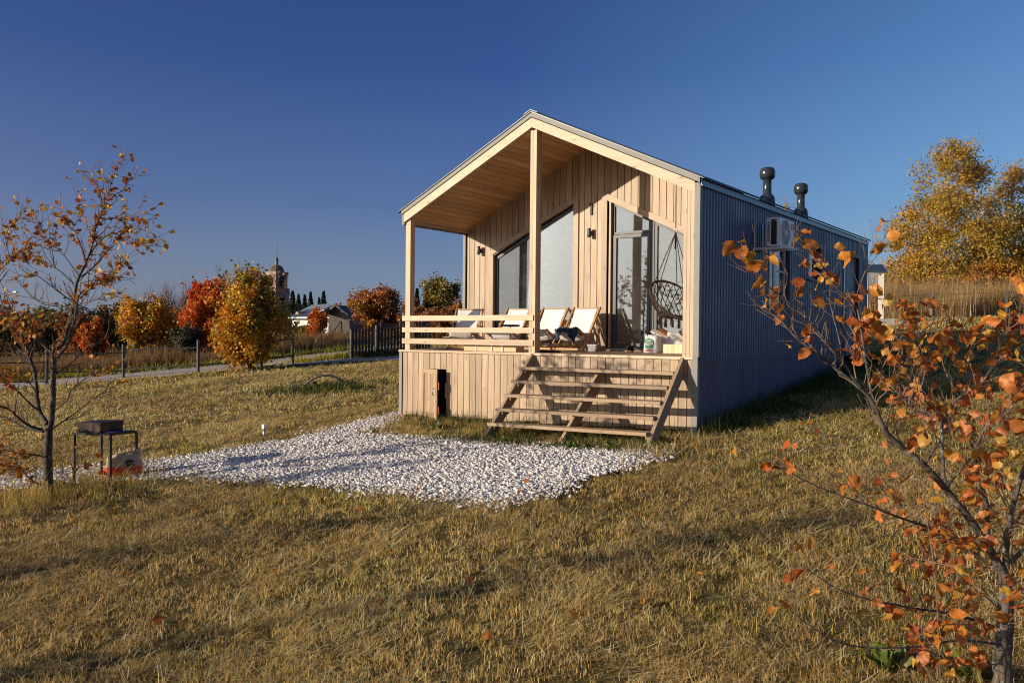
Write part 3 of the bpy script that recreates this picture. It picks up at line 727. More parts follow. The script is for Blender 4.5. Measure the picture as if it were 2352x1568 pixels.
# --- hatch under the deck
th = math.radians(18.6); hd = Vector((math.cos(th), -math.sin(th), 0)); hn = Vector((-math.sin(th), -math.cos(th), 0)); hp = Vector((HX0, -.002, 0)); hw = .58
def hbox(b, s0, s1, z0, z1, n0, n1, ax=2):
    P = [hp+hd*s+hn*n+Vector((0, 0, z)) for z in (z0, z1) for (s, n) in ((s0, n1), (s1, n1), (s1, n0), (s0, n0))]
    b.hexa(P, ax)
b = MB(); zz0, zz1 = -1.29, -.345
hbox(b, 0, .07, zz0, zz1, .0, .028); hbox(b, hw-.055, hw, zz0+.09, zz1-.08, .0, .026); hbox(b, .07, hw, zz1-.085, zz1, .0, .027, 0); hbox(b, .07, hw, zz0, zz0+.095, .0, .027, 0)
for i in range(4): hbox(b, .072+i*.115, .072+(i+1)*.115-.006, zz0+.096, zz1-.086, -.008, .008)
h = b.build('hatch_door', 'larch_wood', H)
b = MB(); c = hp+hd*(hw-.11)+Vector((0, 0, -.76)); b.tube([c+hn*.02+Vector((0, 0, .07)), c+hn*.05+Vector((0, 0, .05)), c+hn*.062, c+hn*.05-Vector((0, 0, .05)), c+hn*.02-Vector((0, 0, .07))], .009, 8); b.build('pull_handle', 'steel', h, True)
b = MB(); hbox(b, hw-.01, hw+.025, -1.17, -1.03, -.012, .0); hbox(b, hw-.01, hw+.025, -.72, -.58, -.012, .0); b.build('latch_plate', 'hinge_orange', h)
b = MB(); b.box(HX1+.003, -.002, -1.29, HX1+.105, .012, -.395, 2); b.box(HX1+.012, -.045, -.86, HX1+.04, -.003, -.60, 2); b.build('hatch_jamb', 'larch_wood', H)
# --- railings
b = MB()
for z0_, z1_ in ((.119, .218), (.337, .429), (.554, .650)): b.box(-.055, -.008+.002, z0_, 3.052, .0145, z1_, 0)
b.build('front_railing', 'beam_wood', H)
b = MB()
for z0_, z1_ in ((.119, .218), (.337, .429), (.554, .650)): b.hexa([(-.018, .0155, z0_), (.006, .0155, z0_), (.006, D1-.004, z0_+.03), (-.018, D1-.004, z0_+.03), (-.018, .0155, z1_), (.006, .0155, z1_), (.006, D1-.004, z1_+.03), (-.018, D1-.004, z1_+.03)], 1)
b.box(.02, .145, .0, .05, .175, .62, 2); b.build('side_railing', 'beam_wood', H)
# --- stairs: three stringers carry five treads and a sill
b = MB()
def stringer(b, x0, x1, ytop, ztop, ybot, zbot, w=.20):
    d = Vector((0, ybot-ytop, zbot-ztop)).normalized(); n = Vector((0, d.z, -d.y));  n = -n if n.z > 0 else n
    T = Vector((x0, ytop, ztop)); B = Vector((x0, ybot, zbot)); k = (w)/max(1e-6, (Vector((0, 0, -1)).dot(n)))
    b.prism([T, B, B+Vector((0, .21, -.02)), Vector((x0, -.037, ztop+n.z*w*1.0-.16)), Vector((x0, -.037, ztop-.02))], (x1-x0, 0, 0), 2)
st = MB(); stringer(st, 3.035, 3.085, -.04, -.01, -1.335, -1.34); stringer(st, 4.40, 4.45, -.06, -.20, -1.24, -1.31); stringer(st, 5.805, 5.858, -.036, -.01, -1.16, -1.25)
S = st.build('stairs', 'stair_wood', H)
for k in range(5):
    yl, zl = -.338-.207*k, -.228-.219*k; yr, zr = -.258-.21*k, -.224-.2063*k; xl, xr = 3.0, 5.80; tk, dp = .05, .225
    b = MB(); b.hexa([(xl, yl, zl-tk), (xr, yr, zr-tk), (xr, yr+dp, zr-tk), (xl, yl+dp, zl-tk), (xl, yl, zl), (xr, yr, zr), (xr, yr+dp, zr), (xl, yl+dp, zl)], 0)
    b.build('tread', 'stair_wood', S, bevel=.004)
    b = MB(); b.box(3.088, yl+.04, zl-tk-.05, 3.125, yl+dp-.02, zl-tk-.001, 1); b.box(5.765, yr+.04, zr-tk-.05, 5.803, yr+dp-.02, zr-tk-.001, 1); b.build('cleat', 'stair_wood', S)
b = MB(); b.hexa([(2.98, -1.40, -1.39), (5.84, -1.22, -1.33), (5.84, -1.13, -1.33), (2.98, -1.30, -1.39), (2.98, -1.40, -1.315), (5.84, -1.22, -1.245), (5.84, -1.13, -1.245), (2.98, -1.30, -1.315)], 0); b.build('sill_beam', 'stair_wood', S)
# --- two roof vents
for vy in (4.93, 7.03):
    zv = 2.735+.464*(6.085-5.3)-.02
    b = MB(); b.lathe([(.16, -.16), (.155, .0), (.14, .06), (.10, .10), (.085, .12), (.082, .38), (.095, .40), (.10, .42)], (5.3, vy, zv), 20); v = b.build('roof_vent', 'vent_plastic', H, True)
    b = MB(); b.lathe([(.085, .40), (.13, .42), (.152, .47), (.155, .53), (.145, .59), (.12, .63), (.06, .65), (.0005, .652)], (5.3, vy, zv), 22); b.build('vent_cap', 'vent_plastic', v, True)

# ================================================================== THINGS ON AND AROUND THE PORCH
def dk(u, v, lift=0.0):
    """point of the gently sloping deck"""
    d = ray(u, v); n = np.array([0, -0.0245, 1.0]); t = -np.dot(CAM, n)/np.dot(d, n); p = CAM+d*t; return Vector((p[0], p[1], p[2]+lift))
Z3 = lambda x, y: (1320.7+x*.11231, 689.06+y*.11231)
Z2 = lambda x, y: (1091.0+x*.09766, 689.06+y*.09766)

def make_chair():
    r = thing('deck_chair', (0, 0, 0), 'chair', 'deck chair', 'folding deck chairs on the porch')
    ORG[r.name] = Vector((0, 0, 0))
    top = (.635, .80)
    b = MB()
    for s in (-1, 1): b.beam((s*.275, 0.0, .0), (s*.275, top[0], top[1]), .022, .045, (0, -1, .3))
    b.box(-.275, -.012, .018, .275, .018, .055, 0); b.tube([(-.29, .615, .775), (.29, .615, .775)], .014, 8); b.box(-.27, .24, .30, .27, .262, .33, 0)
    b.build('back_frame', 'chair_wood', r)
    b = MB()
    for s in (-1, 1): b.beam((s*.245, -.085, .382), (s*.245, .60, .012), .022, .042, (0, 1, .3))
    b.tube([(-.26, -.07, .374), (.26, -.07, .374)], .014, 8); b.box(-.245, .565, .016, .245, .592, .05, 0)
    b.build('seat_frame', 'chair_wood', r)
    b = MB()
    for s in (-1, 1): b.beam((s*.30, .45, .57), (s*.30, .60, .06), .018, .032, (0, 1, 0))
    b.tube([(-.31, .59, .075), (.31, .59, .075)], .011, 8); b.build('prop_frame', 'chair_wood', r)
    cv = [(.622, .795), (.56, .70), (.47, .565), (.37, .42), (.27, .29), (.18, .215), (.09, .205), (.01, .265), (-.045, .335), (-.088, .378), (-.085, .36)]
    def fn(u, v):
        k = v*(len(cv)-1); i = min(int(k), len(cv)-2); f = k-i; y = cv[i][0]*(1-f)+cv[i+1][0]*f; z = cv[i][1]*(1-f)+cv[i+1][1]*f
        w = math.sin(math.pi*v); x = (u-.5)*(.47-.03*w); dip = (1-(2*u-1)**2)*.03*w
        return (x, y+dip*.5, z-dip+.004*math.sin(u*23+v*9)*w)
    b = MB(); b.grid(fn, 12, 30); b.build('canvas_sling', 'canvas', r, True, solid=.004)
    return r
chair = make_chair()
labels = ['white canvas deck chair farthest left, its sling half in shadow behind the railing',
          'white canvas deck chair behind the railing just left of the centre post',
          'empty white canvas deck chair just right of the centre post',
          'white canvas deck chair with a navy jacket over its seat']
spots = [(.90, .62, 24), (1.70, .86, 3), (2.54, .86, 2), (3.23, .86, 2)]
CH = []
for i, (x, y, a) in enumerate(spots):
    c = chair if i == 0 else copy_tree(chair)
    c.location = (x, y, deck_z(y)+.004); c.rotation_euler = (0, 0, math.radians(a)); c['label'] = labels[i]; CH.append(c)

# jacket over the front bar of the last chair
cx, cy, cz = 3.23, .86, deck_z(.86)
def jac(u, v):
    x = cx-.20+.44*u
    hang = .20*(0.55+.45*math.cos(u*8.2))+.06*math.sin(u*17)*.4
    s = v*1.0
    if s < .42: k = s/.42; y = cy+.17-.25*k; z = cz+.30+.115*k+.018*math.sin(u*15+k*7)
    else: k = (s-.42)/.58; y = cy-.10-.045*math.sin(k*2.4)+.02*math.sin(u*19); z = cz+.413-k*(hang+.05)
    w = vnoise(np.array(u*9), np.array(v*9), 5)-.5
    return (x+.03*math.sin(v*6+u*3), y-.05*float(w), z+.03*float(w))
b = MB(); b.grid(jac, 36, 30); j = b.build('navy_jacket', 'navy_cloth', None, True, solid=.012); top_mesh(j, (cx, cy, cz+.35)); tag(j, 'crumpled navy jacket draped over the front of a deck chair', 'jacket')
b = MB()
b.grid(lambda u, v: tuple(Vector(jac(u*.38, .62+v*.2))+Vector((0, -.016, 0))), 14, 6); sl = b.build('blue_panel', 'blue_cloth', j, True, world=True)

# low black side table behind the railing
p = on_plane(1, .46, 1172, 749); zt = p.z; dz = deck_z(.46); t = thing('side_table', (p.x, .46, dz), 'small black pedestal side table behind the porch railing', 'side table')
b = MB(); b.lathe([(.165, zt-.012), (.172, zt-.01), (.172, zt+.028), (.166, zt+.028), (.166, zt), (.001, zt)], (p.x, .46, 0), 28); b.build('table_top', 'black_metal', t, True)
b = MB(); b.tube([(p.x, .46, dz+.012), (p.x, .46, zt-.01)], .010, 8); b.build('pole', 'black_metal', t, True)
b = MB(); b.lathe([(.12, dz+.002), (.12, dz+.01), (.02, dz+.018), (.001, dz+.02)], (p.x, .46, 0), 24); b.build('base_plate', 'black_metal', t, True)

# long strapped parcel lying along the railing
b = MB(); b.hexa([(1.424, .10, .004), (2.60, .12, .004), (2.60, .37, .011), (1.424, .35, .011), (1.424, .10, .110), (2.60, .12, .106), (2.60, .37, .112), (1.424, .35, .116)], 0)
bx = b.build('long_parcel', 'parcel_board', None, bevel=.006); top_mesh(bx, (2.0, .22, .004)); tag(bx, 'long flat beige parcel with white straps lying behind the railing', 'parcel')
b = MB()
for xx in (1.70, 2.06, 2.30): b.box(xx, .096, .003, xx+.022, .372, .119); 
b.build('packing_strap', 'print_white', bx)

# black tray on the deck edge
b = MB(); b.lathe([(.22, .0), (.25, .004), (.255, .022), (.248, .022), (.235, .008), (.001, .006)], (3.02, .45, deck_z(.45)+.002), 30); o = b.build('round_tray', 'black_plastic', None, True); top_mesh(o, (3.02, .45, deck_z(.45))); tag(o, 'flat round black tray on the deck in front of the deck chairs', 'tray')

# clear tub
p = dk(*Z3(358, 1058)); t = thing('plastic_tub', p, 'small clear lidded plastic tub on the deck by the jacket chair', 'tub', rz=.3)
def tub(b, w0, w1, d0, d1, h0, h1): b.hexa([(-w0/2, -d0/2, h0), (w0/2, -d0/2, h0), (w0/2, d0/2, h0), (-w0/2, d0/2, h0), (-w1/2, -d1/2, h1), (w1/2, -d1/2, h1), (w1/2, d1/2, h1), (-w1/2, d1/2, h1)])
b = MB(); tub(b, .13, .155, .10, .12, .002, .115); b.build('tub_body', 'clear_plastic', t, world=False, bevel=.01)
b = MB(); tub(b, .172, .172, .135, .135, .117, .130); b.build('lid', 'white_plastic', t, world=False, bevel=.004)

# shoes
def make_shoe():
    r = thing('shoe', (0, 0, 0), 'shoe', 'shoe', 'pair of black shoes at the door')
    P = [(-.135, .034, .058), (-.11, .040, .085), (-.06, .040, .095), (-.01, .042, .078), (.05, .046, .058), (.10, .044, .045), (.135, .030, .034), (.15, .010, .022)]
    def fn(u, v):
        k = u*(len(P)-1); i = min(int(k), len(P)-2); f = k-i; x, w, h = [P[i][q]*(1-f)+P[i+1][q]*f for q in range(3)]
        a = math.pi*v; return (x, -w*math.cos(a)*(1 if v in (0, 1) else 1.0), .022+h*math.sin(a)**.8)
    b = MB(); b.grid(fn, 20, 12); b.build('shoe_upper', 'shoe_black', r, True, solid=.004)
    b = MB(); n = len(P); pts = [(x, w+.004) for x, w, h in P]; ring = [(x, -w, .0) for x, w in pts]+[(x, w, .0) for x, w in reversed(pts)]; b.prism(ring, (0, 0, .026), 0); b.build('shoe_sole', 'shoe_sole', r)
    b = MB(); b.tube([(-.12, 0, .095), (-.135, 0, .135), (-.115, 0, .155), (-.095, 0, .13), (-.10, 0, .10)], .006, 6); b.build('pull_loop', 'shoe_black', r, True)
    return r
sh = make_shoe(); s2 = copy_tree(sh); p = dk(*Z3(1085, 1055)); sh.location = p; sh.rotation_euler = (0, 0, 2.2); p = dk(*Z3(1235, 1058)); s2.location = p; s2.rotation_euler = (0, 0, -.15)
sh['label'] = 'black shoe seen from the heel, left one of the pair at the glazed door'; s2['label'] = 'scuffed black and tan shoe, right one of the pair at the glazed door'

# rounded lumpy box used for bags
def lump(b, c, s, seed, pw=.35, amp=.05, nu=22, nv=14, top_pinch=0.0, mi=None):
    V, F, M = [], [], []
    for i in range(nv+1):
        ph = -math.pi/2+math.pi*i/nv
        for j in range(nu):
            th = 2*math.pi*j/nu; f = lambda q: math.copysign(abs(q)**pw, q)
            x, y, z = f(math.cos(ph))*f(math.cos(th)), f(math.cos(ph))*f(math.sin(th)), f(math.sin(ph))
            w = 1+amp*2*(float(vnoise(np.array(x*2.3+9+z), np.array(y*2.3+z*1.9+7), seed))-.5)*(0.4 if z < 0 else 1)
            k = 1-top_pinch*max(0, z)
            V.append((c[0]+x*s[0]*w*k, c[1]+y*s[1]*w*k, c[2]+z*s[2]*(w if z > 0 else 1)))
    for i in range(nv):
        for j in range(nu): F.append((i*nu+j, i*nu+(j+1) % nu, (i+1)*nu+(j+1) % nu, (i+1)*nu+j))
    b0 = len(b.v); b._add(V, F)
    if mi:
        for q in range(len(F)): b.m[-len(F)+q] = mi(sum(V[F[q][w]][2] for w in range(4))/4)
# shopping bag with print
p = dk(*Z3(1510, 1076)); bag = thing('shopping_bag', (p.x, p.y, p.z), 'white plastic shopping bag with green round print reading LOVE FRESH beside the door', 'bag')
b = MB(); lump(b, (.02, .13, .14), (.135, .13, .150), 3, .22, .20, 40, 26, .22); b.build('bag_body', 'bag_plastic', bag, True, world=False)
b = MB(); n = 28; b.prism([(.0+.088*math.cos(6.2832*i/n), -.012, .155+.092*math.sin(6.2832*i/n)) for i in range(n)], (0, .006, 0)); b.build('green_print', 'print_green', bag, world=False)
b = MB(); b.prism([(-.075, -.010, .022), (.07, -.010, .030), (.07, -.010, .055), (-.02, -.010, .052), (-.075, -.010, .034)], (0, .005, 0)); b.build('red_print', 'print_red', bag, world=False)
for txt, zz, sz in (('LOVE', .195, .040), ('FRESH', .145, .062)):
    me = text_mesh(txt, sz, .0012); me.transform(Matrix.Translation((-.0, -.014, zz)) @ Matrix.Rotation(math.radians(90), 4, 'X') @ Matrix.Rotation(math.radians(6), 4, 'Z')); me.materials.append(MATS['print_white']); o = link('print_lettering', me, bag)
b = MB(); b.grid(lambda u, v: (-.09+.22*u, .02+.10*u+.03*math.sin(v*5), .25+.06*math.sin(u*9+1)*v+.02*v), 14, 4); b.build('bag_rim', 'bag_plastic', bag, True, world=False)
# books and board leaning behind the bag
pb = Vector((p.x+.03, p.y+.30, p.z)); t = thing('white_board', pb, 'narrow white board leaning over the shopping bag', 'board')
b = MB(); b.beam((-.13, .0, .375), (.16, .03, .235), .10, .022, (0, -.3, 1)); b.build('board', 'white_paint', t, world=False)
t = thing('brown_board', pb+Vector((.02, .06, 0)), 'brown board lying behind the white board', 'board'); b = MB(); b.beam((-.06, .03, .40), (.24, .07, .225), .16, .03, (0, -.3, 1)); b.beam((-.12, 0, .02), (-.1, 0, .38), .10, .04, (0, 1, 0)); b.build('board', 'book_brown', t, world=False)
t = thing('dark_grey_bag', pb+Vector((.25, .22, 0)), 'dark grey bag slumped behind the white plastic bags', 'bag'); b = MB(); lump(b, (0, 0, .17), (.20, .13, .18), 8, .6, .12, 22, 14, .3); b.build('bag_body', 'lamp_grey', t, True, world=False)
pw = dk(*Z3(1990, 1074)); t = thing('white_sack', pw+Vector((-.05, .22, 0)), 'big white crumpled plastic sack at the right end of the porch', 'sack'); b = MB(); lump(b, (0, 0, .15), (.25, .17, .17), 12, .5, .34, 44, 28, .35); b.build('sack_body', 'bag_plastic', t, True, world=False)
p = dk(*Z3(1800, 1085)); b = MB()
for i in range(14): b.box(p.x+i*.0245, p.y, p.z+.001, p.x+i*.0245+.0235, p.y+.12, p.z+.150+random.uniform(-.002, .002), 2)
o = b.build('paper_stack', 'cream_paper', None); top_mesh(o, (p.x+.17, p.y+.06, p.z)); tag(o, 'cream stack of upright paper sheets in front of the white sack', 'paper stack')
for i, (x, y, a) in enumerate([(480, 1020, .4), (520, 1042, 1.2), (690, 1035, .1), (755, 1040, 2.0)]):
    p = dk(*Z3(x, y)); b = MB(); b.hexa([(p.x-.05, p.y-.015, p.z), (p.x+.05, p.y-.02, p.z), (p.x+.05, p.y+.015, p.z), (p.x-.05, p.y+.02, p.z), (p.x-.045, p.y-.015, p.z+.02), (p.x+.05, p.y-.02, p.z+.012), (p.x+.05, p.y+.015, p.z+.02), (p.x-.05, p.y+.02, p.z+.012)])
    o = b.build('bark_chip', 'bark_chip', None); top_mesh(o, p); tag(o, 'brown bark chip lying on the deck between tub and door', 'bark chip', 'bark chips on the deck')

# wall lamps
for (lx, lz, lab) in ((.40, 2.04, 'grey cylinder wall lamp left of the sloped window'), (3.07, 2.227, 'grey cylinder wall lamp between the sloped window and the door')):
    t = thing('wall_lamp', (lx, D1, lz), lab, 'wall lamp', 'cylinder wall lamps of the porch')
    b = MB(); b.lathe([(.001, -.085), (.034, -.085), (.036, -.08), (.036, .08), (.034, .085), (.001, .085)], (0, -.085, 0), 18); b.build('lamp_cylinder', 'lamp_grey', t, True, world=False)
    b = MB(); b.box(-.03, -.055, -.04, .03, -.002, .04); b.build('wall_mount', 'lamp_grey', t, world=False)
t = thing('wall_bracket', (3.07, D1, 2.67), 'thin black wall bracket above the right wall lamp', 'bracket'); b = MB(); b.box(-.02, -.025, -.10, .02, -.002, .12, 2); b.tube([(0, -.03, .08), (0, -.07, .08), (0, -.085, .10)], .008, 6); b.build('plate', 'black_metal', t, world=False)

# hanging macrame chair
HC = Vector((5.25, .9, .90)); RG = Vector((5.25, .9, 2.03))
t = thing('hanging_chair', (5.25, .9, 2.78), 'dark brown macrame hanging chair with tassels on a chain from the porch ceiling', 'hanging chair')
b = MB(); z = 2.79; k = 0
while z > RG.z+.04:
    a = 0 if k % 2 else math.pi/2; c = Vector((5.25, .9, z-.026))
    b.tube([c+Vector((math.cos(a)*.011*math.cos(q), math.sin(a)*.011*math.cos(q), .026*math.sin(q))) for q in np.linspace(0, 6.283, 9)], .0038, 5); z -= .043; k += 1
b.build('chain', 'black_metal', t)
b = MB(); b.tube([RG+Vector((.03*math.cos(q), 0, .03*math.sin(q))) for q in np.linspace(0, 6.283, 15)], .006, 6); b.build('steel_ring', 'steel', t, True)
hr = .405
def hoop(q, r=hr): x, y = r*math.cos(q), r*math.sin(q); return HC+Vector((x, y, -.70*x+.42*y))
br = .27
def base_ring(q, r=br): return Vector((HC.x+.03+r*math.cos(q), HC.y-.02+r*math.sin(q)*.9, .635-.03*math.cos(q)))
b = MB(); b.tube([hoop(q) for q in np.linspace(0, 6.283, 41)], .020, 8); b.build('hoop', 'rope_brown', t, True)
b = MB(); b.tube([base_ring(q) for q in np.linspace(0, 6.283, 33)], .017, 8); b.build('seat_ring', 'rope_brown', t, True)
b = MB()
for q in (math.pi*.95, math.pi*.62, math.pi*1.35, .15, -.6): e = hoop(q); b.tube([RG-Vector((0, 0, .03)), RG*.5+e*.5, e], .0075, 5)
b.tube([RG-Vector((0, 0, .02)), RG-Vector((.004, 0, .30))], .016, 6); b.build('suspension_rope', 'rope_brown', t)
b = MB(); N = 24; Lv = 8
def net(q, s):
    A, B = hoop(q), base_ring(q); P = A.lerp(B, s); c = Vector((HC.x, HC.y, P.z)); return P+(P-c)*(.10*math.sin(math.pi*s))+Vector((0, 0, -.04*math.sin(math.pi*s)))
for i in range(N):
    for sg in (1, -1): b.tube([net(6.2832*(i+sg*.5*k*.62)/N, k/Lv) for k in range(Lv+1)], .0072, 4, cap=False)
b.build('macrame_net', 'rope_brown', t)
b = MB()
for i in range(11):
    f = -1+2*(i+.5)/11
    for sg in (1, -1):
        h = br*math.sqrt(max(0, 1-f*f)); c, s = math.cos(.785*sg), math.sin(.785*sg)
        pp = [Vector((HC.x+.03+c*f*br-s*k*h, HC.y-.02+(s*f*br+c*k*h)*.9, .63-.035*(1-(f*f+k*k*(1-f*f))))) for k in (-1, -.4, .4, 1)]; b.tube(pp, .0072, 4, cap=False)
b.build('seat_net', 'rope_brown', t)
for i in range(14):
    q = 6.2832*i/14; p0 = base_ring(q); b = MB(); L = random.uniform(.17, .22)
    for k in range(7):
        a = random.uniform(0, 6.28); r0 = .006; r1 = random.uniform(.008, .026); b.tube([p0+Vector((0, 0, .02)), p0+Vector((math.cos(a)*r0, math.sin(a)*r0, -.05)), p0+Vector((math.cos(a)*r1, math.sin(a)*r1, -L*random.uniform(.9, 1.05)))], .0058, 4)
    b.build('tassel', 'rope_brown', t)

# outdoor unit of the air conditioner on the side wall
ax0, ax1, ay0, ay1, az0, az1 = 6.30, 6.53, 2.14, 2.85, 1.825, 2.305
t = thing('air_conditioner', (6.2, 2.5, az0), 'white air conditioner outdoor unit with red TCL badge on a wall bracket', 'air conditioner')
b = MB(); b.box(ax0, ay0+.004, az0, ax1-.012, ay1, az1); b.build('casing', 'white_plastic', t, bevel=.012)
b = MB(); b.box(ax1-.012, ay0+.004, az0+.002, ax1, ay1, az1-.002); b.build('front_panel', 'white_plastic', t, bevel=.006)
b = MB(); b.box(ax0+.085, ay0-.002, az0+.03, ax1-.05, ay0+.010, az1-.03); b.build('coil', 'coil_black', t)
b = MB()
for i in range(11): z = az0+.075+i*.031; b.box(ax0+.022, ay0+.0005, z, ax0+.062, ay0+.008, z+.016)
b.build('side_vent', 'coil_black', t)
fc = Vector((ax1, ay0+.275, (az0+az1)/2)); b = MB(); b.lathe([(.001, .001), (.205, .001), (.205, .004), (.001, .004)], fc, 36, axis=0); b.build('fan_recess', 'fan_grey', t)
b = MB()
for r_ in np.linspace(.03, .205, 12): b.tube([fc+Vector((.010, r_*math.cos(q), r_*math.sin(q))) for q in np.linspace(0, 6.2832, 37)], .0022, 4, cap=False)
for q in np.linspace(0, 6.2832, 13)[:-1]: b.beam(fc+Vector((.010, .03*math.cos(q), .03*math.sin(q))), fc+Vector((.010, .205*math.cos(q), .205*math.sin(q))), .004, .004)
b.lathe([(.045, .006), (.045, .014), (.001, .016)], fc, 20, axis=0); b.tube([fc+Vector((.008, .215*math.cos(q), .215*math.sin(q))) for q in np.linspace(0, 6.2832, 41)], .008, 6, cap=False); b.build('fan_grille', 'white_plastic', t)
b = MB(); b.box(ax1+.001, ay1-.150, az1-.165, ax1+.005, ay1-.025, az1-.055); bd = b.build('badge', 'red_paint', t)
me = text_mesh('TCL', .062, .002); me.transform(Matrix.Translation((ax1+.0065, ay1-.0875, az1-.11)) @ Matrix.Rotation(math.radians(90), 4, 'Z') @ Matrix.Rotation(math.radians(90), 4, 'X')); me.transform(Matrix.Translation(-ORG[t.name])); me.materials.append(MATS['print_white']); link('badge_lettering', me, bd)
b = MB()
for i in range(6): z = az0+.06+i*.038; b.box(ax1+.0005, ay1-.15, z, ax1+.002, ay1-.03, z+.003)
b.build('panel_lines', 'fan_grey', t)
b = MB()
for yy in (2.16, 2.53): b.box(6.094, yy-.02, az0-.055, 6.101, yy+.02, az0+.43, 2); b.box(6.101, yy-.02, az0-.05, 6.72, yy-.014, az0-.012, 0); b.box(6.101, yy-.0135, az0-.018, 6.72, yy+.02, az0-.012, 0)
b.box(6.30, 2.10, az0-.011, 6.34, 2.90, az0-.002, 1); b.box(6.49, 2.10, az0-.011, 6.53, 2.90, az0-.002, 1); b.tube([(6.60, 2.10, az0-.03), (6.66, 3.0, az0-.03)], .007, 6); b.build('wall_bracket', 'white_paint', t)
# garden tap on the side wall
p = on_plane(0, 6.10, 1951, 885); t = thing('garden_tap', p, 'small white garden tap on the navy side wall', 'tap'); b = MB(); b.tube([(-.02, 0, 0), (.07, 0, 0), (.09, 0, -.05)], .012, 8); b.box(.03, -.03, .015, .05, .03, .03); b.build('tap_body', 'white_paint', t, world=False)

# ================================================================== THINGS IN THE YARD
def z4(x, y): return (114.84+x*.11719, 941.7+y*.11719)
gf = ground(253, 1110); dF = depth_of(gf); zt = at(253, 997.5, dF).z
gl, gr = at(171, 996, dF*1.005), at(313.5, 992, dF*1.030); gbk = gl+gr-gf
for q in (gf, gl, gr, gbk): q.z = float(gz(q.x, q.y))
t = thing('grill_table', gf, 'black steel frame grill table standing on the gravel beside the sapling', 'grill table')
b = MB(); e = [Vector((q.x, q.y, zt)) for q in (gf, gr, gbk, gl)]
for i in range(4): b.beam(e[i], e[(i+1) % 4], .03, .03)
bc = sum(e, Vector())/4; b.prism([q.lerp(bc, .02)+Vector((0, 0, .016)) for q in e], (0, 0, .004)); b.build('table_frame', 'black_metal', t)
for q in (gf, gl, gr, gbk):
    b = MB(); b.box(q.x-.016, q.y-.016, float(gz(q.x, q.y))-.05, q.x+.016, q.y+.016, zt-.016); b.build('leg', 'black_metal', t)
e1 = Vector((gf.x-gl.x, gf.y-gl.y, 0)); e2 = Vector((gr.x-gf.x, gr.y-gf.y, 0)); o0 = Vector((gl.x, gl.y, zt+.022))
g = thing('charcoal_grill', o0+e1*.35+e2*.45, 'rusty black charcoal grill box with a folded lid on the steel table', 'grill')
b = MB(); q = lambda a, c, z: o0+e1*a+e2*c+Vector((0, 0, z)); hb = .135; a0, a1, c0, c1 = .08, .69, .03, .90; w_ = .02
for (A0, A1, C0, C1) in ((a0, a1, c0, c0+w_), (a0, a1, c1-w_, c1), (a0, a0+w_, c0+w_, c1-w_), (a1-w_, a1, c0+w_, c1-w_)):
    b.hexa([q(A0, C0, 0), q(A1, C0, 0), q(A1, C1, 0), q(A0, C1, 0), q(A0, C0, hb), q(A1, C0, hb), q(A1, C1, hb), q(A0, C1, hb)])
b.hexa([q(a0, c0, 0), q(a1, c0, 0), q(a1, c1, 0), q(a0, c1, 0), q(a0, c0, .01), q(a1, c0, .01), q(a1, c1, .01), q(a0, c1, .01)]); 
t2 = NT('rusty_steel'); n_ = t2.noise(t2.coord(), 9, 6, .65); t2.fin(t2.ramp(n_, [(.42, (.018, .015, .015)), (.66, (.11, .065, .05))]), .6, .3)
b.build('fire_box', 'rusty_steel', g)
b = MB(); b.hexa([q(a0-.01, c0-.01, hb+.001), q(a1+.01, c0-.01, hb+.001), q(a1+.01, c1+.01, hb+.001), q(a0-.01, c1+.01, hb+.001), q(a0-.01, c0-.01, hb+.006), q(a1+.01, c0-.01, hb+.006), q(a1+.01, c1+.01, hb+.016), q(a0-.01, c1+.01, hb+.012)]); b.build('lid_plate', 'black_metal', g)
b = MB(); b.tube([q(.5, c1, .09), q(.5, c1+.03, .09)], .006, 6); b.build('pin_handle', 'black_metal', g)
b = MB(); b.prism([q(.72, .12, .0), q(.97, .15, .0), q(.95, .94, .0), q(.76, .90, .0)], (0, 0, .004)); o = b.build('blue_leaflet', 'blue_paper', None); top_mesh(o, q(.85, .5, 0)); tag(o, 'flat blue printed leaflet lying on the grill table', 'leaflet')
# charcoal bag
pc = (gf+gr)*.5+Vector((-.02, .10, 0)); pc = Vector((pc.x-e1.x*.15, pc.y-e1.y*.15, 0)); pc.z = float(gz(pc.x, pc.y))
vd = Vector((CAM[0]-pc.x, CAM[1]-pc.y, 0)).normalized(); ang = math.atan2(vd.y, vd.x)+math.pi/2
dcam = depth_of(pc); mpp = dcam/FPX
cb = thing('charcoal_bag', pc, 'beige paper charcoal bag with red bottom band and grill picture under the grill table', 'bag', rz=ang)
ORG[cb.name] = Vector((0, 0, 0))
b = MB(); lump(b, (-.0, 0, .185), (.235, .11, .17), 21, .36, .22, 34, 24, .14, mi=lambda z: 1 if z < .150 else 0); lump(b, (.17, .03, .36), (.055, .05, .075), 4, .7, .1, 14, 10, 0, mi=lambda z: 0); b.build('bag_body', ['paper_beige', 'print_red'], cb, True, world=False)
b = MB(); n = 20; b.prism([(.085+.060*math.cos(math.pi+math.pi*i/n), -.118, .225+.05*math.sin(math.pi+math.pi*i/n)) for i in range(n+1)], (0, .006, 0)); b.prism([(.075+.062*math.cos(math.pi*i/n+.25), -.118, .24+.048*math.sin(math.pi*i/n+.25)) for i in range(n+1)], (0, .006, 0))
for s in (-1, 0, 1): b.beam((.085+s*.02, -.116, .18), (.085+s*.05, -.116, .128), .006, .006)
b.beam((.05, -.116, .145), (.12, -.116, .145), .006, .006); b.build('grill_picture', 'print_dark', cb, world=False)
b = MB(); b.grid(lambda u, v: (-.22-.12*u, -.05+.03*math.sin(u*4), .07+.07*v*(1-u*.4)+.02*u), 8, 4); b.build('torn_flap', 'print_red', cb, True, world=False, solid=.004)
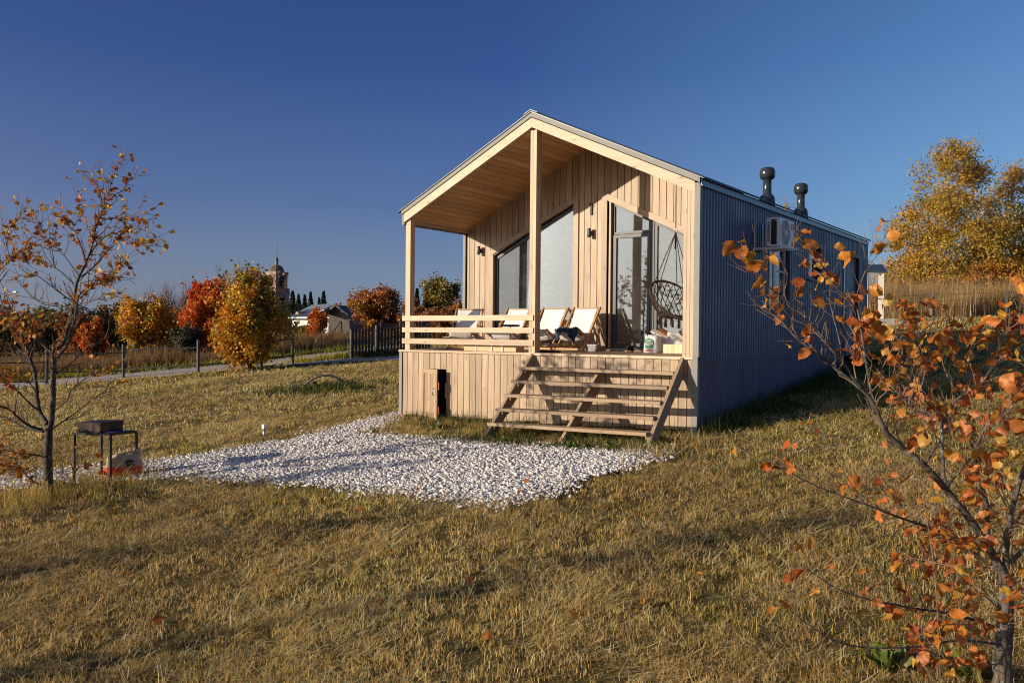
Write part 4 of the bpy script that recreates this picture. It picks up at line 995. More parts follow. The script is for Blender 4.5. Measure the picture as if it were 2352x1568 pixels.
b = MB(); b.tube([(-.07, -.02, .33), (-.06, -.02, .44), (-.03, -.02, .48), (-.02, -.02, .42), (-.03, -.02, .33)], .007, 6); b.build('carry_strap', 'print_white', cb, True, world=False)
# bottle
pbt = ground(304, 1098); t = thing('plastic_bottle', pbt, 'crumpled clear plastic bottle with red cap beside the charcoal bag', 'bottle')
b = MB(); b.lathe([(.001, 0), (.036, .004), (.04, .02), (.036, .05), (.04, .07), (.037, .10), (.039, .13), (.028, .17), (.013, .20), (.013, .215), (.001, .215)], (0, 0, 0), 14); b.build('bottle_body', 'clear_plastic', t, True, world=False)
b = MB(); b.lathe([(.001, .216), (.016, .216), (.016, .238), (.001, .238)], (0, 0, 0), 12); b.build('bottle_cap', 'print_red', t, world=False)
# solar stake light
ps = ground(607, 1004); t = thing('solar_light', ps, 'small steel solar stake light standing at the gravel edge', 'garden light'); hs = 30/FPX*depth_of(ps)
b = MB(); b.tube([(0, 0, -.05), (0, 0, hs*.66)], .026, 10); b.build('stake', 'steel', t, True, world=False); b = MB(); b.box(-.033, -.033, hs*.66, .033, .033, hs); b.build('lamp_head', 'white_plastic', t, world=False)
# hose hoop and capped pipe
a, c, e_ = ground(694, 888), ground(800, 884), None; m = 0.5*(a+c); hh = 24/FPX*depth_of(m)
b = MB(); b.tube([a.lerp(c, k)+Vector((0, 0, -.03+(hh+.03)*math.sin(math.pi*k)**.8)) for k in np.linspace(0, 1, 17)], .032, 8); o = b.build('hose_hoop', 'black_plastic', None, True); top_mesh(o, m); tag(o, 'black plastic hose bent in a low hoop over the weeds', 'hose')
pp = ground(720.5, 893); hp_ = 17/FPX*depth_of(pp); t = thing('capped_pipe', pp, 'orange well pipe with grey cap under the black hose hoop', 'pipe')
b = MB(); b.tube([(0, 0, -.05), (0, 0, hp_*.72)], .062, 14); b.build('pipe', 'pipe_orange', t, True, world=False); b = MB(); b.lathe([(.001, hp_*.7), (.072, hp_*.7), (.074, hp_*.95), (.06, hp_), (.001, hp_)], (0, 0, 0), 16); b.build('pipe_cap', 'vent_plastic', t, True, world=False)

# pipe fence on the left
base_u = [(-120, 905), (107.5, 884), (283, 869), (455, 858), (600, 846), (672, 839)]; heights = [82, 80, 78, 77, 70, 70]
FP = [ground(*q) for q in base_u]; FH = [h/FPX*depth_of(p) for h, p in zip(heights, FP)]
t = thing('pipe_fence', FP[2], 'low dark steel pipe fence with two rails along the dirt road', 'fence')
for p, h in zip(FP, FH): b = MB(); b.box(p.x-.04, p.y-.04, p.z-.2, p.x+.04, p.y+.04, p.z+h); b.build('post', 'fence_steel', t)
def zat(i, u, v): return CAM[2]+ray(u, v)[2]*depth_of(FP[i])
segs = [(0, 1, 836, 832, 880, 876), (1, 2, 813, 810, 855, 852), (2, 3, 802.5, 798, 846, 839), (3, 4, 797, 788, 838, 828), (4, 5, 786, 778.5, 824, 817)]
for i, j, ta, tb_, ba, bb in segs:
    for va, vb in ((ta, tb_), (ba, bb)):
        A = Vector((FP[i].x, FP[i].y, zat(i, base_u[i][0], va))); B = Vector((FP[j].x, FP[j].y, zat(j, base_u[j][0], vb))); b = MB(); b.beam(A, B, .03, .045); b.build('rail', 'black_metal', t)
# slat fence
A, B = ground(807.5, 824), ground(918, 815); dirv = (B-A); B2 = A+dirv*1.7; B2.z = float(gz(B2.x, B2.y)); A.z = float(gz(A.x, A.y))
hA = (824-748)/FPX*depth_of(A); t = thing('slat_fence', A, 'dark slat fence with a gate section behind the driveway', 'fence')
L = (B2-A).length; ud = (B2-A).normalized(); b = MB(); n = int(L/.125)
for i in range(n):
    q = A+ud*(i*.125+.05); q.z = float(gz(q.x, q.y)); s_ = ud*.042; nn = Vector((-ud.y, ud.x, 0))*.01; z0, z1 = q.z+.10, q.z+hA+.03*math.sin(i*.9)
    b.prism([q-s_-nn+Vector((0, 0, z0-q.z)), q+s_-nn+Vector((0, 0, z0-q.z)), q+s_-nn+Vector((0, 0, z1-q.z-.02)), q-nn+Vector((0, 0, z1-q.z)), q-s_-nn+Vector((0, 0, z1-q.z-.02))], nn*2, 2)
b.build('slat_panel', 'slat_brown', t)
def gpt(s, z): q = A+ud*s; q.z = float(gz(q.x, q.y))+z; return q
nv = Vector((CAM[0]-A.x, CAM[1]-A.y, 0)).normalized()*.05
for s, h in ((-.02, hA*.88), (.95, hA*.95), (3.4, hA), (6.0, hA)): 
    if s < L: b = MB(); b.beam(gpt(s, -.1)+nv, gpt(s, h)+nv, .07, .07); b.build('post', 'fence_steel', t)
for s0, s1, z in ((0, .95, hA*.83), (0, .95, hA*.42), (.95, L, hA*.84), (.95, L, hA*.2)): b = MB(); b.beam(gpt(s0, z)+nv*.9, gpt(s1, z)+nv*.9, .04, .035); b.build('rail', 'fence_steel', t)
# wire fence on the right
u_posts = [(1990, 35), (2143, 35), (2312, 36), (2480, 37)]; WP = [place(u, 700, d)[0] for u, d in u_posts]; t = thing('wire_fence', WP[1], 'thin wire fence on steel posts before the tall dry grass', 'fence')
for p, k in zip(WP, (62, 62, 60, 60)):
    h = k/FPX*depth_of(p); b = MB(); b.box(p.x-.04, p.y-.04, p.z-.2, p.x+.04, p.y+.04, p.z+h); b.build('post', 'fence_steel', t)
for i in range(3):
    for f in (.45, .72, .95): 
        h0, h1 = [k/FPX*depth_of(p)*f for p, k in ((WP[i], 60), (WP[i+1], 60))]; b = MB(); b.tube([WP[i]+Vector((0, 0, h0)), WP[i+1]+Vector((0, 0, h1))], .006, 4); b.build('wire', 'fence_steel', t)

# ================================================================== PLANTS
ORANGES = [((.60, .18, .025), 4), ((.66, .27, .03), 4), ((.48, .105, .018), 3), ((.62, .36, .04), 2), ((.28, .22, .035), .6)]
YELLOWS = [((.70, .40, .03), 5), ((.66, .29, .025), 3), ((.52, .19, .02), 1.5), ((.27, .25, .035), 2)]
REDS = [((.56, .075, .02), 5), ((.62, .17, .025), 4), ((.40, .035, .015), 2), ((.62, .32, .03), 2)]
GOLD = [((.52, .32, .04), 5), ((.58, .36, .045), 3), ((.32, .25, .04), 4), ((.55, .25, .03), 1.5)]
RUST = [((.34, .12, .03), 4), ((.46, .18, .035), 3), ((.25, .10, .035), 3), ((.30, .20, .04), 2)]
OLIVE = [((.12, .12, .03), 4), ((.18, .14, .03), 3), ((.08, .10, .028), 4), ((.30, .19, .035), 1)]
GREYG = [((.10, .105, .055), 4), ((.14, .12, .06), 3), ((.07, .08, .04), 3)]
SPRUCE = [((.018, .034, .017), 5), ((.028, .045, .02), 4), ((.04, .05, .02), 1)]
def pick(cols, n, jitter=.22):
    w = np.array([c[1] for c in cols], float); k = rng.choice(len(cols), n, p=w/w.sum()); c = np.array([c[0] for c in cols])[k]
    return c*rng.uniform(1-jitter, 1+jitter, (n, 1))*rng.uniform(.93, 1.07, (n, 3))
def unit(v): return v/np.maximum(np.linalg.norm(v, axis=1, keepdims=True), 1e-9)
def leaf_cards(P, size, cols, droop=0.0):
    """small folded leaves (4 triangles) at points P"""
    n = len(P); a = unit(rng.normal(size=(n, 3))+np.array([0, 0, -droop])); r = unit(np.cross(a, rng.normal(size=(n, 3)))); nn = np.cross(a, r); s = (size*rng.uniform(.65, 1.3, n))[:, None]
    w = s*.36; V = np.stack([P, P+a*s*.5+r*w+nn*s*.12, P+a*s, P+a*s*.5-r*w+nn*s*.12], 1).reshape(-1, 3)
    i = np.arange(n)*4; F = np.concatenate([np.stack([i, i+1, i+2], 1), np.stack([i, i+2, i+3], 1)])
    return V, F, np.repeat(cols, 4, 0)
def crown_points(base, h, rx, z0, shape, n, clumps, spread, seed):
    g = np.random.default_rng(seed); C = []; lobes = [(g.uniform(-.5, .5, 3)*np.array([1, 1, .8]), g.uniform(.42, .68)) for _ in range(7)]
    while len(C) < clumps:
        q = g.uniform(-1, 1, 3); q[2] = q[2]
        rr = math.hypot(q[0], q[1])
        if shape == 'round': ok = any(np.sum((q-c)**2) < r_*r_ for c, r_ in lobes) and q@q > .05
        elif shape == 'birch': t = (q[2]+1)/2; lim = (1-t)**.58*1.05*min(1, .72+t*1.6); ok = rr < lim and rr > lim*.12
        elif shape == 'vase': t = (q[2]+1)/2; ok = rr < .42+.58*min(1, t*2.4)*(1-max(0, t-.42)*1.45)
        else: t = (q[2]+1)/2; ok = rr < (1-t)*1.0+.02
        if ok: C.append(q)
    C = np.array(C); ks = g.integers(0, clumps, n); cs = g.uniform(.5, 1.3, clumps)
    q = C[ks]*np.array([1, 1, 1])+g.normal(size=(n, 3))*(spread*cs[ks])[:, None]*np.array([1, 1, .8])
    az = np.arctan2(q[:, 1], q[:, 0]); wob = .62+.72*vnoise((az+4)*1.6+seed % 97, q[:, 2]*2.2+9, 5); wob = wob if shape != 'birch' else .85+.4*(wob-.62); q = q*np.stack([wob, wob, .85+.3*vnoise(q[:, 0]*2.5+20, q[:, 1]*2.5+20, seed % 89)], 1)
    zc = z0+(h-z0)/2; return np.stack([base[0]+q[:, 0]*rx, base[1]+q[:, 1]*rx, base[2]+zc+q[:, 2]*(h-z0)/2], 1), np.stack([base[0]+C[:, 0]*rx, base[1]+C[:, 1]*rx, base[2]+zc+C[:, 2]*(h-z0)/2], 1), ks, cs
def tree(name, label, cat, base, h, rx, cols, n, leaf, shape='round', z0=None, clumps=60, spread=.16, trunk=.06, bark='dark_bark', stems=1, group=None, mottled=True):
    base = Vector(base); t = thing(name, base, label, cat, group); z0 = h*.25 if z0 is None else z0
    P, C, ks, cs = crown_points(base, h, rx, z0, shape, n, clumps, spread, int(rng.integers(1e9)))
    cc = pick(cols, len(P))
    if mottled: kc = pick(cols, clumps, .3); m = rng.random(len(P)) < .6; cc[m] = kc[ks[m]]*rng.uniform(.8, 1.2, (m.sum(), 1))
    V, F, c3 = leaf_cards(P, leaf, cc, .4); 
    b = MB(); 
    for s in range(stems):
        ox, oy = (random.gauss(0, rx*.12), random.gauss(0, rx*.12)) if stems > 1 else (0, 0); topz = h*(.92 if shape in ('birch', 'cone') else .7)
        pts = [base+Vector((ox*.4, oy*.4, -.1)), base+Vector((ox*1.5+random.gauss(0, trunk), oy*1.5, topz*.4)), base+Vector((ox*3.5+random.gauss(0, trunk*2), oy*3.5, topz))]; b.tube(pts, [trunk, trunk*.75, trunk*.15], 7)
    for q in C[::max(1, clumps//34)]:
        q = Vector(q); f = min(.95, max(.12, (q.z-base.z)/h*.62)); s = base+Vector((0, 0, h*f)); b.tube([s, s.lerp(q, .5)+Vector((0, 0, -.03*h*random.random())), q], [trunk*.32, trunk*.2, trunk*.06], 4, cap=False)
    b.build('trunk', bark, t, True); np_mesh('crown', V, F, c3, 'foliage', t); return t
def spruce(label, base, h, rx, n=3000, group='dark spruces beyond the roofs'):
    base = Vector(base); t = thing('spruce_tree', base, label, 'tree', group); tiers = 16; P = []
    k = rng.random(n)**.6; r = rx*(1-k)*(.6+.4*np.abs(np.sin(k*tiers*math.pi)))*rng.uniform(.2, 1.05, n)**.6; a = rng.uniform(0, 6.283, n)
    P = np.stack([base.x+r*np.cos(a), base.y+r*np.sin(a), base.z+h*(.06+.94*k)-r*.28], 1); V, F, c = leaf_cards(P, h*.03, pick(SPRUCE, n), 1.2)
    b = MB(); b.tube([base+Vector((0, 0, -.1)), base+Vector((0, 0, h*.98))], [h*.018, h*.003], 6); b.build('trunk', 'dark_bark', t); np_mesh('crown', V, F, c, 'foliage', t); return t
def bare_shrub(label, base, h, rx, n=60, group=None, mat='twig_bark'):
    base = Vector(base); b = MB()
    for i in range(n):
        a = random.uniform(0, 6.28); r = rx*math.sqrt(random.random()); hh = h*(1-.45*(r/rx)**2)*random.uniform(.7, 1.0); p0 = base+Vector((math.cos(a)*r*.25, math.sin(a)*r*.25, 0)); p2 = base+Vector((math.cos(a)*r, math.sin(a)*r, hh)); p1 = p0.lerp(p2, .5)+Vector((random.gauss(0, .05*h), random.gauss(0, .05*h), .04*h))
        b.tube([p0, p1, p2], [.035*h/4, .02*h/4, .006], 4, cap=False)
        for k in range(5): f = random.uniform(.45, .95); s = p1.lerp(p2, (f-.5)*2) if f > .5 else p0.lerp(p1, f*2); e = s+Vector((random.gauss(0, .07*h), random.gauss(0, .07*h), random.uniform(.06, .2)*h)); b.tube([s, e], [.010*h/4, .004], 3, cap=False)
    o = b.build('bare_shrub', mat, None); top_mesh(o, base); return tag(o, label, 'shrub', group)

# --- distant vegetation, left to right
def veg(fn_, label, u, vt, depth, wpx, cols, n, leaf, **kw):
    p, h = place(u, vt, depth, kw.pop('vb', None)); return tree(fn_, label, kw.pop('cat', 'shrub'), p, h, wpx/2/FPX*depth, cols, n, leaf, **kw)
S_ = dict(z0=.15, clumps=70, spread=.13, stems=4, trunk=.05)
veg('field_bush', 'dark olive green bush at the far left behind the sapling', 92, 692, 44, 200, OLIVE, 9000, .16, **S_)
veg('field_bush', 'low brown orange bush at the far left edge behind the road', -40, 706, 42, 150, RUST, 6000, .16, **S_)
veg('field_bush', 'dark brown green bush left of the small orange maple', 255, 702, 46, 120, RUST+OLIVE, 7000, .15, **S_)
veg('field_bush', 'dull brown bush between the orange maple and the golden bush', 175, 715, 40, 90, RUST, 4500, .14, **S_)
veg('maple_tree', 'small bright orange red maple behind the pipe fence', 213, 728, 37, 56, REDS+ORANGES, 4500, .13, cat='tree', **S_)
veg('golden_bush', 'wide golden orange bush behind the pipe fence left of the red maple', 345, 684, 39, 128, YELLOWS, 15000, .12, **S_)
veg('field_bush', 'grey green willow bush beside the red maple', 425, 742, 37, 70, GREYG, 5000, .11, **S_)
veg('field_bush', 'brown leafed bush between the golden bush and the grey willow', 390, 705, 43, 95, RUST+GREYG, 6000, .13, **S_)
veg('maple_tree', 'tall vivid red maple left of the orange shrub by the road', 478, 634, 38, 104, REDS, 15000, .15, cat='tree', z0=.4, clumps=60, spread=.15, stems=2, trunk=.07)
for u, vt, w, lab in ((345, 640, 70, 'bare grey purple shrub above the golden bush'), (385, 630, 50, 'bare upright shrub right of the golden bush'), (432, 622, 60, 'tall bare willow with fanned twigs left of the red maple'), (285, 664, 50, 'low bare twiggy shrub left of the golden bush')):
    p, h = place(u, vt, 47); bare_shrub(lab, p, h, w/2/FPX*47, 70)
# the orange shrub by the road
pB = ground(575, 852); hB = (852-622)/FPX*depth_of(pB)
T = tree('orange_shrub', 'big orange yellow leafed shrub standing alone at the lawn edge by the road', 'shrub', pB, hB, 76/FPX*depth_of(pB), YELLOWS*2+ORANGES[1:2]+[((.30, .25, .03), 4)], 19000, .115, 'vase', .02, 120, .13, .035, 'dark_bark', 9)
b = MB(); Pt = []
for i in range(34):
    a = random.uniform(0, 6.28); r = random.uniform(.3, 1.25); s = pB+Vector((math.cos(a)*r*.4, math.sin(a)*r*.4, hB*.55)); e = pB+Vector((math.cos(a)*r*1.15, math.sin(a)*r*1.15, hB*random.uniform(.85, 1.08))); b.tube([pB+Vector((0, 0, .1)), s, e], [.03, .018, .005], 4, cap=False)
    for k in range(26): f = rng.random(); q = s.lerp(e, f); Pt.append([q.x+rng.normal()*.05, q.y+rng.normal()*.05, q.z+rng.normal()*.05])
b.build('shoots', 'dark_bark', T, True); V, F, c = leaf_cards(np.array(Pt), .12, pick([((.13, .15, .03), 3), ((.45, .27, .03), 3), ((.40, .16, .02), 1)], len(Pt)), .3); np_mesh('shoot_leaves', V, F, c, 'foliage', T)
veg('rowan_bush', 'narrow red orange rowan bush between the white house and the barn', 733, 704, 55, 48, REDS[:2]+ORANGES[:2], 7000, .14, **S_)
veg('field_bush', 'yellow green bush at the plank fence left of the rowan', 700, 745, 56, 40, GOLD, 2500, .13, **S_)
veg('rust_tree', 'broad rust brown tree behind the dark slat fence', 880, 658, 50, 116, RUST+ORANGES[:1], 17000, .15, cat='tree', z0=.3, clumps=80, spread=.13, stems=4, trunk=.07)
veg('rust_tree', 'small orange tree top above the barn roof', 812, 672, 78, 46, ORANGES, 3500, .22, cat='tree', **S_)
veg('field_bush', 'orange yellow little bush right behind the slat fence', 854, 738, 44, 38, ORANGES[:2]+YELLOWS, 2500, .11, **S_)
veg('olive_tree', 'green gold tree seen through the porch opening', 1005, 640, 52, 84, GOLD+OLIVE, 13000, .15, cat='tree', z0=.4, clumps=70, spread=.14, stems=2, trunk=.08)
veg('field_bush', 'rust brown bush seen through the porch left of the green gold tree', 955, 684, 48, 80, RUST, 8000, .14, **S_)
veg('field_bush', 'dark reddish bush behind the railing under the green gold tree', 1000, 694, 44, 90, RUST, 8000, .13, **S_)
veg('field_bush', 'orange brown bush seen at the right side of the porch opening', 1052, 690, 46, 70, RUST+ORANGES, 6000, .13, **S_)
for u, vt, w, d, lab in ((672, 668, 22, 120, 'dark grey green spruce right beside the bell tower'), (686, 676, 18, 115, 'second grey green tree right of the bell tower'), (700, 677, 16, 110, 'slim spruce above the zinc roof nearest the tower'), (713.5, 671, 17, 112, 'pointed spruce in the middle of the three above the zinc roof'), (733, 684, 9, 118, 'tiny spruce tip above the zinc roof'), (743.5, 669, 19, 110, 'dark spruce at the right end of the zinc roof'), (905, 668, 16, 95, 'dark spruce peeping above the rust tree'), (958, 662, 16, 92, 'small dark spruce seen through the porch opening'), (978, 664, 18, 95, 'dark spruce right behind the green gold tree'), (1056, 688, 30, 90, 'dark spruce at the right edge of the porch opening')):
    p, h = place(u, vt, d); spruce(lab, p, h, w/2/FPX*d*3.0, 5000)
# right side: birches and bushes on the slope
def birch(label, u, vt, vb, d, wpx, n, cols=GOLD, leaf=.13, sp=.095, cl=190):
    p, h = place(u, vt, d); return tree('birch_tree', label, 'tree', p, h, wpx/2/FPX*d, cols, n, leaf, 'birch', h*.10, cl, sp, .13, 'birch_bark', 1, 'birches on the slope at the right')
birch('tallest golden birch with white trunk right of the porch shelter', 2190, 306, 690, 47, 350, 46000)
birch('lower golden birch at the right edge with upswept top', 2325, 366, 690, 50, 270, 30000)
birch('yellow green drooping birch behind at the far right edge', 2395, 470, 690, 46, 170, 14000, GOLD+YELLOWS)
birch('golden birch top showing above the cabin roof between the vents', 1806, 452, 690, 60, 85, 6000)
for u, vt, w, d, cols, lab in ((2130, 600, 140, 46, RUST+GOLD, 'orange undergrowth bush below the tallest birch'), (2215, 618, 130, 44, RUST*2+REDS[:1]+GOLD, 'reddish undergrowth bush right of the birch trunk'), (2300, 585, 130, 45, ORANGES+YELLOWS, 'orange yellow undergrowth bush at the right edge'), (2385, 600, 130, 44, GOLD+ORANGES, 'golden undergrowth bush outside the right edge'), (2075, 640, 60, 42, RUST+ORANGES, 'low rust bush beside the porch shelter')):
    veg('undergrowth_bush', lab, u, vt, d, w, cols, 9000, .12, **S_)
p, h = place(1953, 578, 44); spruce('small green pine behind the end of the cabin', p, h, 22/FPX*44, 1800, None)
for u, vt, d, w in ((2062, 648, 60, 40),):
    p, h = place(u, vt, d); b = MB(); r = w/2/FPX*d; b.prism([p+Vector((-r, 0, 0)), p+Vector((r, 0, 0)), p+Vector((r*.2, 0, h))], (0, 3, 0), 2); o = b.build('dark_hut', 'tar_roof', None); top_mesh(o, p); tag(o, 'dark gabled hut roof behind the porch shelter', 'hut')

# ================================================================== BUILDINGS FAR BEHIND
def px_frame(u, v, d, rot=0.0):
    """local frame of a far building: origin, right and toward-viewer directions"""
    o = at(u, v, d); f = Vector((CF[0], CF[1], 0)).normalized(); r = Vector((f.y, -f.x, 0)); n = -f; c, s_ = math.cos(rot), math.sin(rot); return o, (r*c+n*s_)/c, n*c-r*s_
def bell_tower():
    d = 230.; o, r, n = px_frame(634.5, 765, d); m = d/FPX; zof = lambda v: at(634.5, v, d).z
    base = Vector((o.x, o.y, float(gz(o.x, o.y)))); t = thing('bell_tower', base, 'weathered brick and whitewash bell tower with small dome and thin spire', 'church tower')
    ca = math.radians(33); R1 = (r*math.cos(ca)+n*math.sin(ca)); R2 = (n*math.cos(ca)-r*math.sin(ca))
    def blk(b, w, v0, v1, k=1.0):
        w = w*m/2; z0, z1 = zof(v0), zof(v1); P = []
        for z, s in ((z0, 1), (z1, k)):
            for (i, j) in ((-1, -1), (1, -1), (1, 1), (-1, 1)): q = o+R1*(i*w*s)+R2*(j*w*s); P.append((q.x, q.y, z))
        b.hexa(P)
    tt = NT('old_brick'); nn = tt.noise(tt.coord(), .9, 6, .7); tt.fin(tt.ramp(nn, [(.40, (.26, .11, .07)), (.52, (.32, .21, .16)), (.64, (.46, .41, .37))]), .9)
    b = MB(); blk(b, 39, 790, 677); blk(b, 43, 677, 671); blk(b, 41, 671, 662); blk(b, 34, 662, 632); blk(b, 37, 632, 625); b.build('tower_body', 'old_brick', t)
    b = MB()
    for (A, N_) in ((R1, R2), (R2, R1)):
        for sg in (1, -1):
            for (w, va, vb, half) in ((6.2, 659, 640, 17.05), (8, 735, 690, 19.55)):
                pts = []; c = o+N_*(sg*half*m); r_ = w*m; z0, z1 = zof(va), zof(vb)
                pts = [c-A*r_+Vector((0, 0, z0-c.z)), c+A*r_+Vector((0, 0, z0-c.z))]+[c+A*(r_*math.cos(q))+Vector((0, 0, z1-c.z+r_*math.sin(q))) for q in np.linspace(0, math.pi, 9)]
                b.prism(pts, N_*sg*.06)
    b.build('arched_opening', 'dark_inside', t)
    b = MB(); Rr = 17*m; prof = [(Rr, zof(625)), (Rr*.96, zof(620)), (Rr*.80, zof(614)), (Rr*.5, zof(610)), (3.6*m, zof(608))]; b.lathe(prof, (o.x, o.y, 0), 8); tt = NT('rust_dome'); tt.fin(tt.ramp(tt.noise(tt.coord(), .6, 5, .6), [(.4, (.10, .075, .04)), (.6, (.24, .15, .07))]), .8); b.build('dome', 'rust_dome', t)
    b = MB(); b.lathe([(3.4*m, zof(609)), (3.4*m, zof(599)), (3.8*m, zof(597)), (3.8*m, zof(594)), (2.6*m, zof(592)), (.9*m, zof(591)), (.75*m, zof(575)), (.35*m, zof(558))], (o.x, o.y, 0), 10); b.build('spire', 'lead_roof', t)
    b = MB(); q = Vector((o.x, o.y, zof(561))); b.beam(q, q+Vector((0, 0, 7*m)), .12, .12); b.beam(q+Vector((0, 0, 4.5*m))-r*(1.3*m), q+Vector((0, 0, 4.5*m))+r*(1.3*m), .12, .12); b.build('cross', 'lead_roof', t)
bell_tower()
def church():
    d = 240.; o, r, n = px_frame(535, 765, d); m = d/FPX; zof = lambda v: at(535, v, d).z; base = Vector((o.x, o.y, float(gz(o.x, o.y)))); t = thing('old_church', base, 'ruined brick church with small domes half hidden by the red maple', 'church')
    b = MB(); P = []
    for z in (zof(790), zof(676)):
        for (i, j) in ((-1, -1), (1, -1), (1, 1), (-1, 1)): q = o+r*(i*28*m)-n*(j*12*m)-n*14*m; P.append((q.x, q.y, z))
    b.hexa(P)
    P = []
    for z in (zof(676), zof(672)):
        for (i, j) in ((-1, -1), (1, -1), (1, 1), (-1, 1)): q = o+r*(i*29.5*m)-n*(j*13.5*m)-n*14*m; P.append((q.x, q.y, z))
    b.hexa(P); b.build('nave', 'brick_pink', t)
    for u, v0, v1, rr in ((511, 672, 650, 4.5), (539, 672, 640, 7), (566, 672, 650, 4.5)):
        c = o+r*((u-535)*m)-n*14*m; b = MB(); b.lathe([(rr*m, zof(v0)), (rr*m, zof(v1))], (c.x, c.y, 0), 12); dr = b.build('drum', 'brick_pink', t)
        b = MB(); k = rr/4.5; b.lathe([(3*m*k, zof(v1)), (1.5*m*k, zof(v1-4)), (3.6*m*k, zof(v1-7)), (3.4*m*k, zof(v1-10)), (1.2*m*k, zof(v1-13)), (.3*m, zof(v1-16)), (.25*m, zof(v1-24))], (c.x, c.y, 0), 12); b.build('onion_dome', 'lead_roof', dr)
church()
def far_house():
    d = 85.; m = d/FPX; o, r, n = px_frame(705, 765, d, .55); Z = lambda v: at(705, v, d).z; X = lambda u: (u-705)*m
    Q = lambda u, v, k: o+r*(X(u)-k*math.sin(.55))+Vector((0, 0, Z(v)-o.z))-n*k
    t = thing('white_house', Vector((o.x, o.y, float(gz(o.x, o.y)))), 'white house with grey zinc main roof and blue ribbed lower roof', 'house')
    b = MB(); b.hexa([Q(664, 772, 0), Q(762, 772, 0), Q(762, 772, 5), Q(664, 772, 5), Q(664, 731, 0), Q(762, 731, 0), Q(762, 731, 5), Q(664, 731, 5)]); b.hexa([Q(690, 735, 3.4), Q(764, 735, 3.4), Q(764, 735, 9), Q(690, 735, 9), Q(690, 712, 3.4), Q(764, 712, 3.4), Q(764, 712, 9), Q(690, 712, 9)]); b.build('wall', 'plaster_white', t)
    b = MB()
    def slab(b, A, B_, C, D_, th): b.hexa([A-Vector((0, 0, th)), B_-Vector((0, 0, th)), C-Vector((0, 0, th)), D_-Vector((0, 0, th)), A, B_, C, D_])
    slab(b, Q(653, 727, -.5), Q(768, 727, -.5), Q(768, 708, 3.2), Q(679, 708, 3.2), .12)
    for i in range(26):
        f = (i+.5)/26; b.beam(Q(653, 727, -.5).lerp(Q(768, 727, -.5), f)+Vector((0, 0, .02)), Q(679, 708, 3.2).lerp(Q(768, 708, 3.2), f)+Vector((0, 0, .02)), .05, .05)
    b.build('porch_roof', 'blue_roof', t)
    b = MB(); slab(b, Q(652, 721, 2.0), Q(735, 709, 2.0), Q(747, 691.5, 6), Q(672, 695, 6), .12)
    for i in range(20): f = (i+.5)/20; b.beam(Q(652, 721, 2.0).lerp(Q(735, 709, 2.0), f)+Vector((0, 0, .03)), Q(672, 695, 6).lerp(Q(747, 691.5, 6), f)+Vector((0, 0, .03)), .05, .05)
    slab(b, Q(672, 695, 6), Q(747, 691.5, 6), Q(762, 712, 10), Q(690, 712, 10), .12); b.build('roof', 'zinc_roof', t)
    b = MB(); b.prism([Q(736, 709, 2.4), Q(747, 692.5, 6), Q(762, 712, 9.6)], r*.1); b.build('gable', 'tar_roof', t)
    b = MB(); slab(b, Q(653, 729.2, -.55), Q(768, 729.2, -.55), Q(768, 729.2, -.45), Q(653, 729.2, -.45), .10); b.build('gutter', 'white_paint', t)
    b = MB(); b.hexa([Q(754, 705, 5), Q(759, 705, 5), Q(759, 705, 5.6), Q(754, 705, 5.6), Q(754, 689, 5), Q(759, 689, 5), Q(759, 689, 5.6), Q(754, 689, 5.6)]); b.build('chimney', 'brick_red', t)
    b = MB(); b.prism([Q(668, 722, .4), Q(674, 714, .4), Q(680, 722, .4)], -n*1.5); b.build('dormer', 'ochre_wall', t)
    # plank fence before it
    b = MB(); dd = 74.; 
    for i in range(46):
        u = 640+i*1.9; p = at(u, 766, dd); h = (766-748.5+1.2*math.sin(i*2.1))*dd/FPX; b.box(p.x-.032, p.y-.02, p.z-.4, p.x+.032, p.y+.02, p.z+h, 2)
    for f in (.3, .8):
        p, q = at(640, 766, dd), at(727, 766, dd); h = 17*dd/FPX*f; b.beam(p+Vector((0, .05, h)), q+Vector((0, .05, h)), .04, .06)
    p = at(680, 766, dd); o2 = b.build('plank_fence', 'grey_plank', None); top_mesh(o2, (p.x, p.y, p.z-.4)); tag(o2, 'weathered grey plank fence in front of the white house', 'fence')
far_house()
